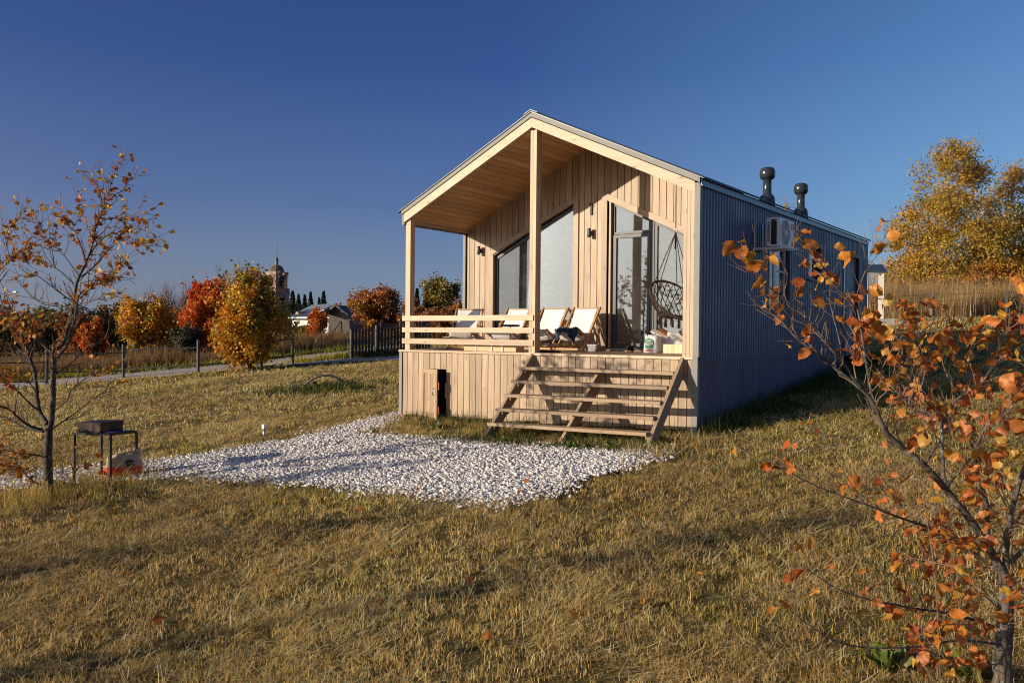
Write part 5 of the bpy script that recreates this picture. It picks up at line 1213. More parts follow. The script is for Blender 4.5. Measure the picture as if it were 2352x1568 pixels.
def barn():
    d = 62.; m = d/FPX; o, r, n = px_frame(780, 770, d, .30); Z = lambda v: at(780, v, d).z
    Q = lambda u, v, k: o+r*((u-780)*m-k*math.sin(.30))+Vector((0, 0, Z(v)-o.z))-n*k
    t = thing('old_barn', Vector((o.x, o.y, float(gz(o.x, o.y)))), 'leaning grey plank barn with dark patched roof beside the slat fence', 'barn')
    b = MB(); n_ = 22
    for i in range(n_):
        f0, f1 = i/n_, (i+.94)/n_
        def top(f): u = 753+f*49; return (717-16*min(1, f/.37)) if f < .37 else (701+18*(f-.37)/.63)
        U = lambda f, lo: (758+f*50) if lo else (753+f*49)
        b.prism([Q(U(f0, 1), 775, 0), Q(U(f1, 1), 775, 0), Q(U(f1, 0), top(f1), 0), Q(U(f0, 0), top(f0), 0)], n*.06, 2)
    b.build('gable_wall', 'grey_plank', t)
    b = MB(); b.hexa([Q(808, 775, .1), Q(845, 772, 8), Q(845, 772, 9), Q(808, 775, .5), Q(802, 720, .1), Q(845, 719, 8), Q(845, 719, 9), Q(802, 720, .5)], 2); b.build('side_wall', 'grey_plank', t)
    b = MB(); th = Vector((0, 0, .10)); P = [Q(771, 700.5, -.4), Q(803, 722, -.4), Q(846, 720, 9), Q(836, 699.5, 9)]; b.hexa([p-th for p in P]+P); P = [Q(771, 700.5, -.3), Q(836, 699.5, 9), Q(800, 716, 9.2), Q(749, 718.5, -.3)]; b.hexa([p-th for p in P]+P); b.build('roof', 'tar_roof', t)
    b = MB(); b.beam(Q(771, 700, -.42), Q(752, 718, -.42), .05, .18); b.beam(Q(771, 700, -.42), Q(783, 708, -.42), .05, .14); P = [Q(742, 719, -1.2), Q(757, 709, -1.2), Q(764, 712, .1), Q(752, 720, .1)]; b.hexa([p-Vector((0, 0, .05)) for p in P]+P); b.build('eave_boards', 'grey_plank', t)
    b = MB(); b.beam(Q(760, 775, -.6), Q(783, 738, -.1), .07, .07); b.build('leaning_pole', 'grey_plank', t)
barn()
p, h = place(428, 690, 60); b = MB(); w_ = 14/FPX*60; b.prism([p+Vector((-w_, 0, 0)), p+Vector((w_, 0, 0)), p+Vector((w_, 0, h*.6)), p+Vector((0, 0, h)), p+Vector((-w_, 0, h*.6))], (-2, 5, 0), 2)
t = thing('yellow_house', p, 'yellow house gable with dark roof behind the red maple', 'house'); b.build('wall', 'ochre_wall', t)
b = MB(); 
for s in (-1, 1): b.prism([p+Vector((s*w_*1.15, -.3, h*.55)), p+Vector((0, -.3, h*1.03)), p+Vector((0, -.3, h*1.1)), p+Vector((s*w_*1.15, -.3, h*.62))], (-2, 5.5, 0), 1)
b.build('roof', 'tar_roof', t)
p, h = place(1050, 712, 58); b = MB(); b.box(p.x-1.3, p.y, p.z-.3, p.x+1.3, p.y+2.5, p.z+h); o = b.build('wooden_shed', 'chair_wood', None); top_mesh(o, p); tag(o, 'low tan wooden shed seen through the porch opening', 'shed')
p, h = place(38, 671, 70); t = thing('street_lamp', p, 'thin white street lamp far behind the left sapling', 'street lamp'); b = MB(); b.tube([p, p+Vector((0, 0, h))], [.08, .05], 6); b.build('pole', 'white_paint', t); b = MB(); b.box(p.x-.5, p.y-.1, p.z+h-.05, p.x+.1, p.y+.1, p.z+h+.08); b.build('lamp_head', 'white_paint', t)
# porch shelter of the neighbouring cabin at the right
def shelter():
    d = 32.; m = d/FPX; o, r, n = px_frame(2020, 735, d); Z = lambda v: at(2020, v, d).z; Q = lambda u, v, k: o+r*((u-2020)*m)+Vector((0, 0, Z(v)-o.z))-n*k
    t = thing('porch_shelter', Vector((o.x, o.y, Z(745))), 'small roofed porch shelter with pale posts behind the end of the cabin', 'shelter')
    th = Vector((0, 0, .07)); b = MB(); P = [Q(1984, 622, -.1), Q(2028, 623, -.3), Q(2049, 603, .9), Q(1998, 602, 1.1)]; b.hexa([p-th for p in P]+P)
    for i in range(9): f = (i+.5)/9; b.beam(P[0].lerp(P[1], f), P[3].lerp(P[2], f), .03, .03)
    P = [Q(2028, 623, -.3), Q(2051, 640, .9), Q(2051, 640, 1.5), Q(2049, 603, .9)]; b.build('roof', 'roof_steel', t)
    b = MB(); b.beam(Q(1988, 626, -.05), Q(2027, 627, -.2), .05, .10); b.build('front_beam', 'porch_board', t)
    for u, k, v0, v1 in ((2023, -.15, 732, 626), (2044, .9, 730, 616), (1990, 0, 732, 626)): b = MB(); b.beam(Q(u, v0, k), Q(u, v1, k), .11, .11); b.build('post', 'porch_board', t)
    b = MB(); b.hexa([Q(1980, 735, 1.3), Q(2016, 735, 1.2), Q(2016, 735, 1.4), Q(1980, 735, 1.5), Q(1980, 606, 1.3), Q(2016, 606, 1.2), Q(2016, 606, 1.4), Q(1980, 606, 1.5)]); b.build('back_wall', 'porch_wall_grey', t)
    b = MB(); b.hexa([Q(1980, 752, -.2), Q(2050, 749, -.2), Q(2050, 749, 1.2), Q(1980, 752, 1.4), Q(1980, 733, -.2), Q(2050, 731, -.2), Q(2050, 731, 1.2), Q(1980, 733, 1.4)]); b.build('platform', 'porch_board', t)
    b = MB()
    for i, (u0, u1, v, k) in enumerate(((2012, 2062, 738, -.45), (2020, 2072, 744, -.75))): b.hexa([Q(u0, v+8, k), Q(u1, v+8, k), Q(u1, v+8, k+.35), Q(u0, v+8, k+.35), Q(u0, v, k), Q(u1, v, k), Q(u1, v, k+.35), Q(u0, v, k+.35)])
    b.build('step', 'porch_board', t)
shelter()

# ================================================================== THE TWO YOUNG TREES IN FRONT
def leaf_batch(P, D, size, cols, rows=7, serr=.06):
    """ovate leaves with midrib fold, curl and toothed edge; P start points, D axis directions"""
    n = len(P); t = np.linspace(0, 1, rows); w = .35*np.sin(np.pi*np.clip(t, 0, 1)**.74)**.9; w[0] = .03; w[-1] = .0
    tooth = np.where(np.arange(rows) % 2 == 0, 1+serr, 1-serr); w = w*tooth
    S = np.array([-1, -.5, 0, .5, 1]); nc = 5
    u = np.repeat(S[None], rows, 0); tt = np.repeat(t[:, None], nc, 1); ww = u*w[:, None]
    D = unit(D); r = unit(np.cross(D, rng.normal(size=(n, 3))+np.array([0, 0, .3]))); nn = np.cross(r, D)
    fold = rng.uniform(.05, .65, n)[:, None, None]; curl = rng.normal(0, .38, n)[:, None, None]; wav = rng.uniform(.02, .09, n)[:, None, None]; ph = rng.uniform(0, 6, n)[:, None, None]; tw = rng.normal(0, .5, n)[:, None, None]
    asym = rng.uniform(.8, 1.12, (n, 1, 1)); X = ww[None]*asym; Z = fold*np.abs(X)*.9+curl*tt[None]**2*.6+wav*np.sin(tt[None]*11+ph+u[None]*2)*np.abs(u[None])+tw*X*tt[None]
    Y = tt[None]-.12*np.abs(curl)*tt[None]**2; s = size[:, None, None]
    V = P[:, None, None]+(X*s)[..., None]*r[:, None, None]+(Y*s)[..., None]*D[:, None, None]+(Z*s)[..., None]*nn[:, None, None]
    q = np.array([[i*nc+j, i*nc+j+1, (i+1)*nc+j+1, (i+1)*nc+j] for i in range(rows-1) for j in range(nc-1)])
    F = (np.arange(n)[:, None, None]*rows*nc+q[None]).reshape(-1, 4)
    luv = np.zeros((n, rows, nc, 3)); luv[..., 0] = u*.5; luv[..., 1] = tt
    shade = np.repeat(cols, rows*nc, 0); return V.reshape(-1, 3), F, shade, luv.reshape(-1, 3)
def smooth_path(P, sub=5, wig=0.0):
    P = [Vector(p) for p in P]; out = []
    for i in range(len(P)-1):
        p0, p1, p2, p3 = P[max(i-1, 0)], P[i], P[i+1], P[min(i+2, len(P)-1)]
        for k in range(sub):
            t = k/sub; q = .5*((2*p1)+(p2-p0)*t+(2*p0-5*p1+4*p2-p3)*t*t+(3*p1-p0-3*p2+p3)*t**3); out.append(q+Vector((random.gauss(0, wig), random.gauss(0, wig), random.gauss(0, wig))) if i or k else q)
    out.append(P[-1]); return out
def sapling(name, label, d, branches_, trunk_uv, trunk_r, leaf_size, cols, base_uv, twig_len, rows, group=None, extra=(), lmul=9, petiole=.25, bark='bark', rk=.85, tmul=1.5):
    branches = [(q[0], q[1]*rk, q[2]*rk, *q[3:]) for q in branches_]; base = Vector(at(*trunk_uv[0], d)); base.z = float(gz(base.x, base.y)); t = thing(name, base, label, 'tree', group)
    b = MB(); px = d/FPX
    tp = smooth_path([at(u, v, d) for u, v in trunk_uv], 5, .002); tp = [base+Vector((0, 0, -.12))]+tp
    n = len(tp); b.tube(tp, [trunk_r*(1.25-.5*i/n) if i > 2 else trunk_r*1.4 for i in range(n)], 12, cap=False)
    tw = MB(); LP, LD, LS, LC = [], [], [], []
    def leaf_at(p, dirv, k=1.0, ci=None):
        pe = leaf_size*petiole*random.uniform(.5, 1.4); dv = (Vector(dirv)+Vector((random.gauss(0, .5), random.gauss(0, .5), random.gauss(-.25, .45)))).normalized(); e = p+dv*pe
        tw.tube([p, p+dv*pe*.5+Vector((0, 0, .1*pe)), e], [.0016*d/5]*3, 3, cap=False)
        LP.append(e[:]); a = (dv+Vector((random.gauss(0, .35), random.gauss(0, .35), -.35+random.gauss(0, .3)))).normalized(); LD.append(a[:]); LS.append(leaf_size*random.uniform(.55, 1.18)*k); LC.append(ci)
    for (uv, r0, r1, d0, d1, dens, z0, tdens) in branches:
        m = len(uv); path = smooth_path([at(u, v, d+d0+(d1-d0)*(i/(m-1))) for i, (u, v) in enumerate(uv)], 5, .004*px*300/5)
        n = len(path); (b if r0 > .006 else tw).tube(path, [r0+(r1-r0)*(i/(n-1))**.8 for i in range(n)], 7 if r0 > .006 else 5, cap=False)
        L = sum((path[i+1]-path[i]).length for i in range(n-1))
        def pt(f): k = f*(n-1); i = min(int(k), n-2); return path[i].lerp(path[i+1], k-i), (path[i+1]-path[i]).normalized(), r0+(r1-r0)*f**.8
        for _ in range(int(L*tdens*tmul+random.random())):
            f = random.uniform(.18, 1.0); p, dv, rr = pt(f); side = dv.cross(Vector((random.gauss(0, 1), random.gauss(0, 1), random.gauss(0, 1)))).normalized(); td = (dv*.8+side*.8+Vector((0, 0, .25))).normalized(); tl = twig_len*random.uniform(.3, 1.25)
            q = [p, p+td*tl*.5+Vector((random.gauss(0, .02), random.gauss(0, .02), .02*random.random())), p+(td+Vector((0, 0, .25))).normalized()*tl]
            sp = smooth_path(q, 3, .003); tw.tube(sp, [max(.0012, min(rr*.5, .0042)*(1-.7*i/(len(sp)-1)))*d/5 for i in range(len(sp))], 4, cap=False)
            if random.random() < .5:
                s2 = q[1]+(td+side.cross(td)*random.choice((-1, 1))*.8).normalized()*tl*.45; tw.tube([q[1], s2], [.0020*d/5, .001*d/5], 3, cap=False)
                if f > z0 and random.random() < dens*.5: leaf_at(s2, s2-q[1])
            if f > z0:
                if random.random() < dens: leaf_at(q[2], td)
                if random.random() < dens*.7: leaf_at(sp[3], td)
                if random.random() < dens*.4: leaf_at(sp[4], td)
        for _ in range(int(L*dens*lmul)):
            f = random.uniform(z0, 1.0); p, dv, rr = pt(f); leaf_at(p, dv+Vector((random.gauss(0, .8), random.gauss(0, .8), random.gauss(0, .6))))
        if dens > 0: leaf_at(path[-1], path[-1]-path[-2], 1.05)
    for (u, v, k, dd) in extra:
        p = at(u, v, d+dd); a = Vector(CR)*random.gauss(0, .7)+Vector((0, 0, -1))*random.uniform(-.2, 1.0)+Vector(CF)*random.gauss(0, .4); a.normalize(); L_ = leaf_size*1.1*k
        LP.append((p-a*L_*.5)[:]); LD.append(a[:]); LS.append(L_); LC.append(None)
    trunk = b.build('trunk', bark, t, True); tw.build('twigs', 'twig_bark', t, True)
    cc = pick(cols, len(LP), .2); V, F, c, luv = leaf_batch(np.array(LP), np.array(LD), np.array(LS), cc, rows); np_mesh('crown', V, None, c, 'big_leaf', t, F, luv, smooth=True); return t

BR = [ # near tree at the right: (picture points, radius start, end, depth offset start, end, leaf density, first leafed part, twigs per metre)
 ([(2308, 1322), (2269, 1254), (2229, 1194), (2176, 1128), (2123, 1069), (2044, 1003), (2019, 958), (1997, 913), (1970, 886), (1923, 849), (1876, 812), (1829, 775), (1789, 731), (1762, 711)], .034, .0026, 0, -.25, .12, .75, 10),
 ([(1997, 913), (1955, 860), (1912, 800), (1878, 758), (1851, 735), (1825, 714), (1801, 687), (1778, 669), (1756, 652), (1737, 634), (1712, 612), (1700, 590)], .010, .0022, -.1, -.45, .13, .6, 6),
 ([(1972, 886), (1940, 835), (1900, 792), (1862, 750), (1842, 722), (1805, 700)], .006, .002, -.1, .1, .10, .6, 7),
 ([(2044, 1003), (2010, 930), (1992, 850), (1972, 718), (1961, 705), (1942, 682), (1920, 658), (1904, 637), (1897, 621), (1882, 603), (1858, 577), (1845, 555), (1842, 540)], .011, .0022, .1, -.1, .04, .3, 6),
 ([(1985, 830), (1965, 770), (1950, 742), (1961, 700), (1972, 663), (1985, 628), (1996, 595), (2008, 570), (2024, 566)], .006, .002, .1, .3, .30, .7, 7),
 ([(1930, 790), (1915, 730), (1906, 690), (1908, 650), (1907, 632)], .0045, .0016, .0, .2, .15, .5, 6),
 ([(2176, 1120), (2167, 1088), (2165, 1034), (2163, 980), (2155, 962), (2100, 940), (2064, 904), (2020, 855), (1988, 810), (1975, 775)], .018, .003, .1, .45, .62, .35, 9),
 ([(2163, 980), (2177, 949), (2203, 913), (2244, 891), (2271, 855), (2298, 797), (2316, 756), (2320, 707), (2330, 690)], .013, .003, .3, .1, .80, .3, 9),
 ([(2268, 1240), (2265, 1154), (2242, 1075), (2239, 1034), (2225, 1005), (2210, 985), (2160, 955), (2125, 920), (2095, 880), (2080, 840)], .018, .0026, .15, .6, .55, .4, 9),
 ([(2239, 1034), (2262, 985), (2311, 936), (2352, 891), (2400, 850)], .012, .004, .2, .3, .8, .2, 9),
 ([(2311, 1306), (2312, 1240), (2322, 1181), (2352, 1075), (2385, 990), (2400, 930)], .026, .008, 0, -.2, .5, .4, 9),
 ([(2321, 1293), (2352, 1260), (2420, 1210)], .020, .010, 0, -.1, .4, .3, 7),
 ([(2288, 1273), (2236, 1254), (2150, 1217), (2064, 1187), (1978, 1154), (1899, 1125), (1833, 1095), (1780, 1059)], .014, .002, 0, -.35, .17, .2, 8),
 ([(1985, 1158), (1960, 1120), (1930, 1070), (1905, 1030), (1880, 985)], .004, .0012, -.2, -.4, .08, .3, 7),
 ([(2282, 1438), (2190, 1410), (2097, 1396), (1998, 1376), (1925, 1352), (1853, 1306)], .012, .002, 0, -.4, .30, .2, 9),
 ([(2300, 1480), (2200, 1470), (2097, 1485), (1978, 1485), (1912, 1468), (1846, 1425), (1780, 1372)], .010, .002, -.1, -.5, .06, .3, 5),
 ([(2160, 1557), (2147, 1320), (2123, 1161), (2110, 1095), (2090, 1088)], .004, .002, -.2, -.25, .06, .5, 3),
 ([(2240, 1200), (2180, 1180), (2120, 1150), (2060, 1120), (2030, 1100)], .006, .0016, .1, .4, .5, .2, 9),
 ([(2300, 1400), (2230, 1340), (2180, 1300), (2130, 1290)], .006, .0016, .1, .4, .65, .2, 9),
 ([(2310, 1380), (2340, 1330), (2370, 1290)], .006, .002, -.1, -.2, .5, .2, 9),
 ([(2295, 1500), (2230, 1440), (2200, 1380), (2185, 1330)], .006, .0016, -.1, .2, .6, .3, 9),
 ([(2316, 756), (2350, 735), (2385, 712)], .004, .002, .1, 0, 1.0, .2, 8),
 ([(2203, 913), (2180, 870), (2165, 830), (2172, 790), (2168, 770)], .005, .0016, .3, .5, .55, .4, 8),
 ([(2244, 891), (2230, 840), (2222, 800), (2215, 770)], .005, .0016, .3, .3, .85, .35, 8),
 ([(2030, 985), (2050, 920), (2062, 860), (2075, 800)], .006, .0016, .1, -.2, .5, .45, 8), ([(2052, 1006), (2085, 930), (2110, 870), (2125, 815)], .007, .0018, 0, .5, .7, .4, 8),
 ([(2100, 940), (2118, 880), (2135, 810), (2140, 760)], .006, .0016, .2, .1, .65, .4, 8), ([(2123, 1069), (2160, 1010), (2200, 930), (2232, 850)], .009, .002, 0, .6, .8, .4, 9),
 ([(2281, 845), (2310, 810), (2340, 780), (2362, 750)], .006, .002, .1, .2, 1.0, .2, 9), ([(2176, 1115), (2230, 1050), (2300, 960), (2370, 850)], .009, .002, 0, -.4, .75, .3, 9),
 ([(2288, 1273), (2315, 1220), (2345, 1180), (2370, 1120)], .007, .002, .1, .4, .7, .2, 9), ([(2229, 1194), (2200, 1120), (2160, 1060), (2130, 1005), (2115, 960)], .006, .0014, 0, -.4, .25, .4, 8),
 ([(2305, 1450), (2330, 1410), (2356, 1370)], .006, .002, 0, -.2, .9, .1, 9), ([(2303, 1500), (2250, 1445), (2200, 1432), (2140, 1440)], .007, .002, 0, -.3, .75, .25, 9),
 ([(2290, 1300), (2200, 1302), (2120, 1285), (2050, 1275)], .007, .0016, .1, .5, .7, .3, 9), ([(2300, 1345), (2250, 1280), (2190, 1240), (2140, 1235)], .007, .0016, .1, -.3, .8, .3, 9),
 ([(2302, 1522), (2240, 1528), (2180, 1515), (2120, 1490)], .007, .002, -.1, -.5, .7, .3, 9), ([(2322, 1181), (2290, 1120), (2270, 1060), (2260, 1000)], .007, .002, 0, .3, .7, .3, 9),
 ([(2312, 1240), (2285, 1180), (2250, 1130), (2225, 1100)], .006, .002, 0, -.3, .7, .3, 9), ([(1970, 886), (1960, 830), (1968, 780), (1990, 740)], .006, .0018, 0, .2, .9, .5, 8), ([(2020, 855), (2050, 800), (2058, 760), (2080, 735)], .005, .0018, .4, .4, .9, .4, 8),
]
sapling('young_tree', 'nearest young tree at the right edge with large orange leaves on bare branches', 4.55, BR,
        [(2300, 1572), (2302, 1540), (2304, 1480), (2310, 1400), (2311, 1360), (2309, 1318)], 0.043, .082, ORANGES[:4]+[((.50, .17, .035), 3), ((.20, .20, .03), .25)], (2300, 1568), .20, 11, lmul=12, tmul=2.8, rk=.78,
        extra=[(1675, 572, 1.1, -.45), (1703, 578, 1.05, -.45), (1733, 611, 1.2, -.45), (1737, 648, 1.0, -.45), (1746, 652, .8, -.45), (1752, 668, .7, -.4), (1772, 686, .8, -.25), (1845, 537, 1.0, -.1), (1864, 562, 1.25, -.1), (1862, 578, 1.0, 0), (1848, 606, .9, -.1), (1878, 590, .9, 0), (1888, 612, 1.0, 0), (1897, 632, .9, 0), (1905, 650, 1.0, 0), (1915, 640, .9, .1), (1832, 648, .9, .1), (1880, 690, .8, .1), (1887, 700, .8, .1), (1930, 565, .8, .2), (1937, 590, 1.0, .2), (1945, 600, 1.0, .2), (2020, 570, 1.1, .3), (1790, 735, .8, -.2), (1980, 665, 1.1, .2), (2010, 668, 1.1, .25), (2040, 690, 1.0, .3), (1815, 790, .7, -.2), (1992, 735, 1.3, .1), (2000, 750, 1.2, 0), (1975, 770, 1.2, .1), (1962, 740, 1.1, 0)])
BL = [
 ([(113, 985), (118, 968), (122, 919), (123, 855), (124, 822), (123, 806), (146, 787), (159, 741), (170, 694), (176, 653), (182, 636), (196, 607), (209, 572), (218, 532), (229, 501), (246, 460), (252, 435), (265, 392)], .060, .004, 0, .2, .55, .62, 7),
 ([(131, 821), (153, 794), (165, 756), (174, 725), (178, 694), (187, 672), (215, 650), (250, 628), (275, 605)], .034, .004, 0, -.4, .55, .55, 8),
 ([(108, 973), (92, 947), (86, 919), (82, 868), (74, 837), (64, 812), (59, 803), (47, 762), (31, 725), (12, 706), (-30, 690), (-60, 670)], .050, .012, 0, .5, .25, .6, 6),
 ([(47, 784), (25, 753), (9, 725), (-8, 690), (0, 622), (22, 597), (13, 548), (28, 513), (47, 501)], .018, .003, .4, .3, .5, .6, 7),
 ([(97, 986), (69, 978), (44, 960), (20, 940), (0, 932), (-40, 915)], .028, .014, 0, -.6, .3, .5, 5),
 ([(100, 991), (56, 981), (26, 965), (0, 955), (-40, 945)], .026, .014, 0, .4, .3, .5, 5),
 ([(90, 942), (69, 927), (41, 899), (15, 876), (0, 863), (-30, 840)], .022, .008, 0, -.4, .6, .4, 7),
 ([(126, 942), (154, 919), (167, 891), (205, 865), (231, 855), (262, 838)], .016, .003, 0, -.5, .35, .6, 7),
 ([(123, 983), (144, 968), (174, 947), (213, 917), (244, 896), (272, 881), (288, 875)], .017, .003, 0, .5, .25, .7, 5),
 ([(123, 863), (156, 840), (200, 802), (249, 772), (272, 752), (287, 731)], .014, .003, 0, .6, .12, .7, 5),
 ([(103, 1050), (77, 1043), (44, 1041), (15, 1034), (-10, 1030)], .014, .005, 0, -.5, .75, .25, 9),
 ([(95, 1114), (69, 1099), (49, 1078), (20, 1068), (0, 1066)], .016, .006, 0, -.7, .75, .2, 9),
 ([(90, 1070), (60, 1085), (30, 1090), (-5, 1080)], .010, .003, 0, .5, .7, .2, 9),
 ([(123, 1088), (154, 1081), (195, 1068), (236, 1047)], .009, .002, 0, -.4, .25, .4, 6),
 ([(123, 1042), (159, 1036), (172, 1030)], .008, .002, 0, .2, .35, .3, 6),
 ([(168, 650), (137, 622), (109, 604), (78, 588), (62, 572), (55, 555)], .014, .003, .1, .6, .75, .35, 9),
 ([(168, 694), (146, 678), (115, 655), (90, 636), (67, 630), (40, 612)], .014, .003, .1, -.5, .15, .6, 7),
 ([(165, 709), (125, 699), (87, 689), (56, 664), (40, 645)], .012, .003, .1, .5, .03, .6, 8),
 ([(199, 604), (187, 566), (174, 535), (162, 510), (140, 500)], .011, .003, .1, -.4, .9, .2, 9),
 ([(182, 636), (150, 590), (120, 560), (98, 530), (90, 508)], .011, .003, .1, .4, .8, .35, 9),
 ([(187, 638), (224, 604), (243, 582), (268, 548), (299, 520)], .014, .003, .1, .5, .8, .3, 9),
 ([(187, 650), (224, 641), (249, 635), (274, 610), (290, 590)], .011, .003, 0, -.5, .75, .3, 9),
 ([(184, 685), (212, 660), (240, 647), (271, 635)], .010, .003, 0, .4, .6, .35, 9),
 ([(178, 700), (215, 690), (245, 675), (265, 672)], .009, .002, 0, -.4, .25, .5, 7),
 ([(212, 557), (234, 548), (265, 535), (290, 560), (317, 555), (345, 552)], .011, .003, .1, -.4, .75, .25, 9),
 ([(237, 482), (230, 463), (223, 439), (219, 417)], .008, .002, .1, 0, .8, .3, 7),
 ([(249, 460), (271, 445), (290, 426), (299, 408)], .008, .002, .1, .2, .8, .3, 7),
 ([(212, 520), (201, 498), (190, 495), (187, 457)], .007, .002, .1, .3, .6, .5, 6),
 ([(225, 515), (255, 500), (285, 505), (312, 500)], .009, .002, .1, .4, .9, .2, 9),
 ([(68, 830), (50, 790), (40, 760), (20, 740)], .010, .003, .3, -.2, .9, .2, 9),
 ([(78, 850), (60, 800), (70, 770), (85, 745)], .010, .003, .1, -.3, .8, .3, 9),
 ([(110, 800), (85, 770), (65, 745), (40, 720)], .012, .003, 0, -.5, .75, .4, 9),
 ([(85, 900), (60, 870), (30, 850), (0, 830)], .010, .003, 0, -.3, .7, .2, 9),
 ([(5, 700), (-5, 640), (10, 600), (30, 585), (55, 590)], .010, .003, .5, .6, .8, .4, 9),
]
sapling('young_tree', 'young tree with dark forked trunk and small orange leaves beside the grill table', 11.0, BL,
        [(112, 1147), (112, 1120), (110, 1086), (110, 1035), (112, 1000), (113, 983)], .055, .082, ORANGES+YELLOWS[:1]+RUST[:1], (112, 1147), .36, 7, lmul=36, bark='dark_bark', rk=.70, tmul=1.9)
# saplings standing outside the picture on the sun side; only their shadows reach the lawn
def shadow_tree(p, h, label):
    base = Vector((p[0], p[1], float(gz(*p)))); t = thing('young_tree', base, label, 'tree'); b = MB(); P = []
    b.tube([base+Vector((0, 0, -.1)), base+Vector((.05, .03, h*.35)), base+Vector((-.03, .06, h*.7)), base+Vector((.02, 0, h))], [.06, .05, .03, .006], 8)
    for i in range(26):
        f = random.uniform(.22, .95); a = random.uniform(0, 6.28); L = h*.20*(1.15-f); s = base+Vector((0, 0, h*f)); e = s+Vector((math.cos(a)*L, math.sin(a)*L, L*.9)); b.tube([s, s.lerp(e, .5)+Vector((0, 0, -.04)), e], [.016, .010, .003], 5, cap=False)
        for k in range(9): q = s.lerp(e, random.uniform(.3, 1.05)); P.append([q.x+random.gauss(0, .1), q.y+random.gauss(0, .1), q.z+random.gauss(0, .1)])
    b.build('trunk', 'bark', t, True); V, F, c = leaf_cards(np.array(P), .12, pick(ORANGES, len(P)), .3); np_mesh('crown', V, F, c, 'foliage', t)
sd = np.array([to_sun.x, to_sun.y])/math.hypot(to_sun.x, to_sun.y)
gA = ground(1000, 1370); shadow_tree((gA.x+sd[0]*6.2, gA.y+sd[1]*6.2), 3.6, 'leafy young tree left of the viewpoint, outside the picture')
gA = ground(420, 1260); shadow_tree((gA.x+sd[0]*6.5, gA.y+sd[1]*6.5), 3.4, 'second leafy young tree left of the viewpoint, outside the picture')

gA = ground(330, 1152); shadow_tree((gA.x+sd[0]*7.5, gA.y+sd[1]*7.5), 3.8, 'third leafy young tree left of the viewpoint, outside the picture')

# ================================================================== GRASS
def blades(P, yaw, L, wdt, tilt, bend, col, segs=2):
    n = len(P); d0 = np.stack([np.cos(yaw)*np.sin(tilt), np.sin(yaw)*np.sin(tilt), np.cos(tilt)], 1); t2 = tilt+bend
    d1 = np.stack([np.cos(yaw)*np.sin(t2), np.sin(yaw)*np.sin(t2), np.cos(t2)], 1); wa = yaw+np.pi/2+rng.normal(0, .6, n); w = np.stack([np.cos(wa), np.sin(wa), np.zeros(n)], 1)*wdt[:, None]*.5
    m = P+d0*(L*.5)[:, None]; tip = m+d1*(L*.5)[:, None]
    V = np.stack([P-w, P+w, m-w*.8, m+w*.8, tip], 1).reshape(-1, 3); i = np.arange(n)*5
    F4 = np.stack([i, i+1, i+3, i+2], 1); F3 = np.stack([i+2, i+3, i+4], 1); return V, F4, F3, np.repeat(col, 5, 0)
STRAW = [((.78, .54, .21), 4), ((.86, .65, .31), 3), ((.66, .43, .14), 3), ((.28, .17, .05), 1.1)]
GREEN = [((.23, .24, .03), 4), ((.38, .32, .045), 4), ((.14, .175, .02), 2.2), ((.52, .40, .07), 3.5)]
HOUSE = [(-.15, -.02), (6.12, -.02), (6.12, 9.7), (-.15, 9.7)]
ROADP = ROAD_N+ROAD_F[::-1]; DRVP = DRV_N+DRV_F[::-1]
def wedge_points(r0, r1, dens, a0=-.80, a1=.76):
    """random points on the hillside seen from the viewpoint, with some margin"""
    n = int(dens*.5*(a1-a0)*(r1*r1-r0*r0)); r = np.sqrt(rng.uniform(r0*r0, r1*r1, n)); a = rng.uniform(a0, a1, n); f = np.array([-math.sin(YAW), math.cos(YAW)]); rt = np.array([f[1], -f[0]])
    return CAM[0]+r*(np.cos(a)*f[0]+np.sin(a)*rt[0]), CAM[1]+r*(np.cos(a)*f[1]+np.sin(a)*rt[1])
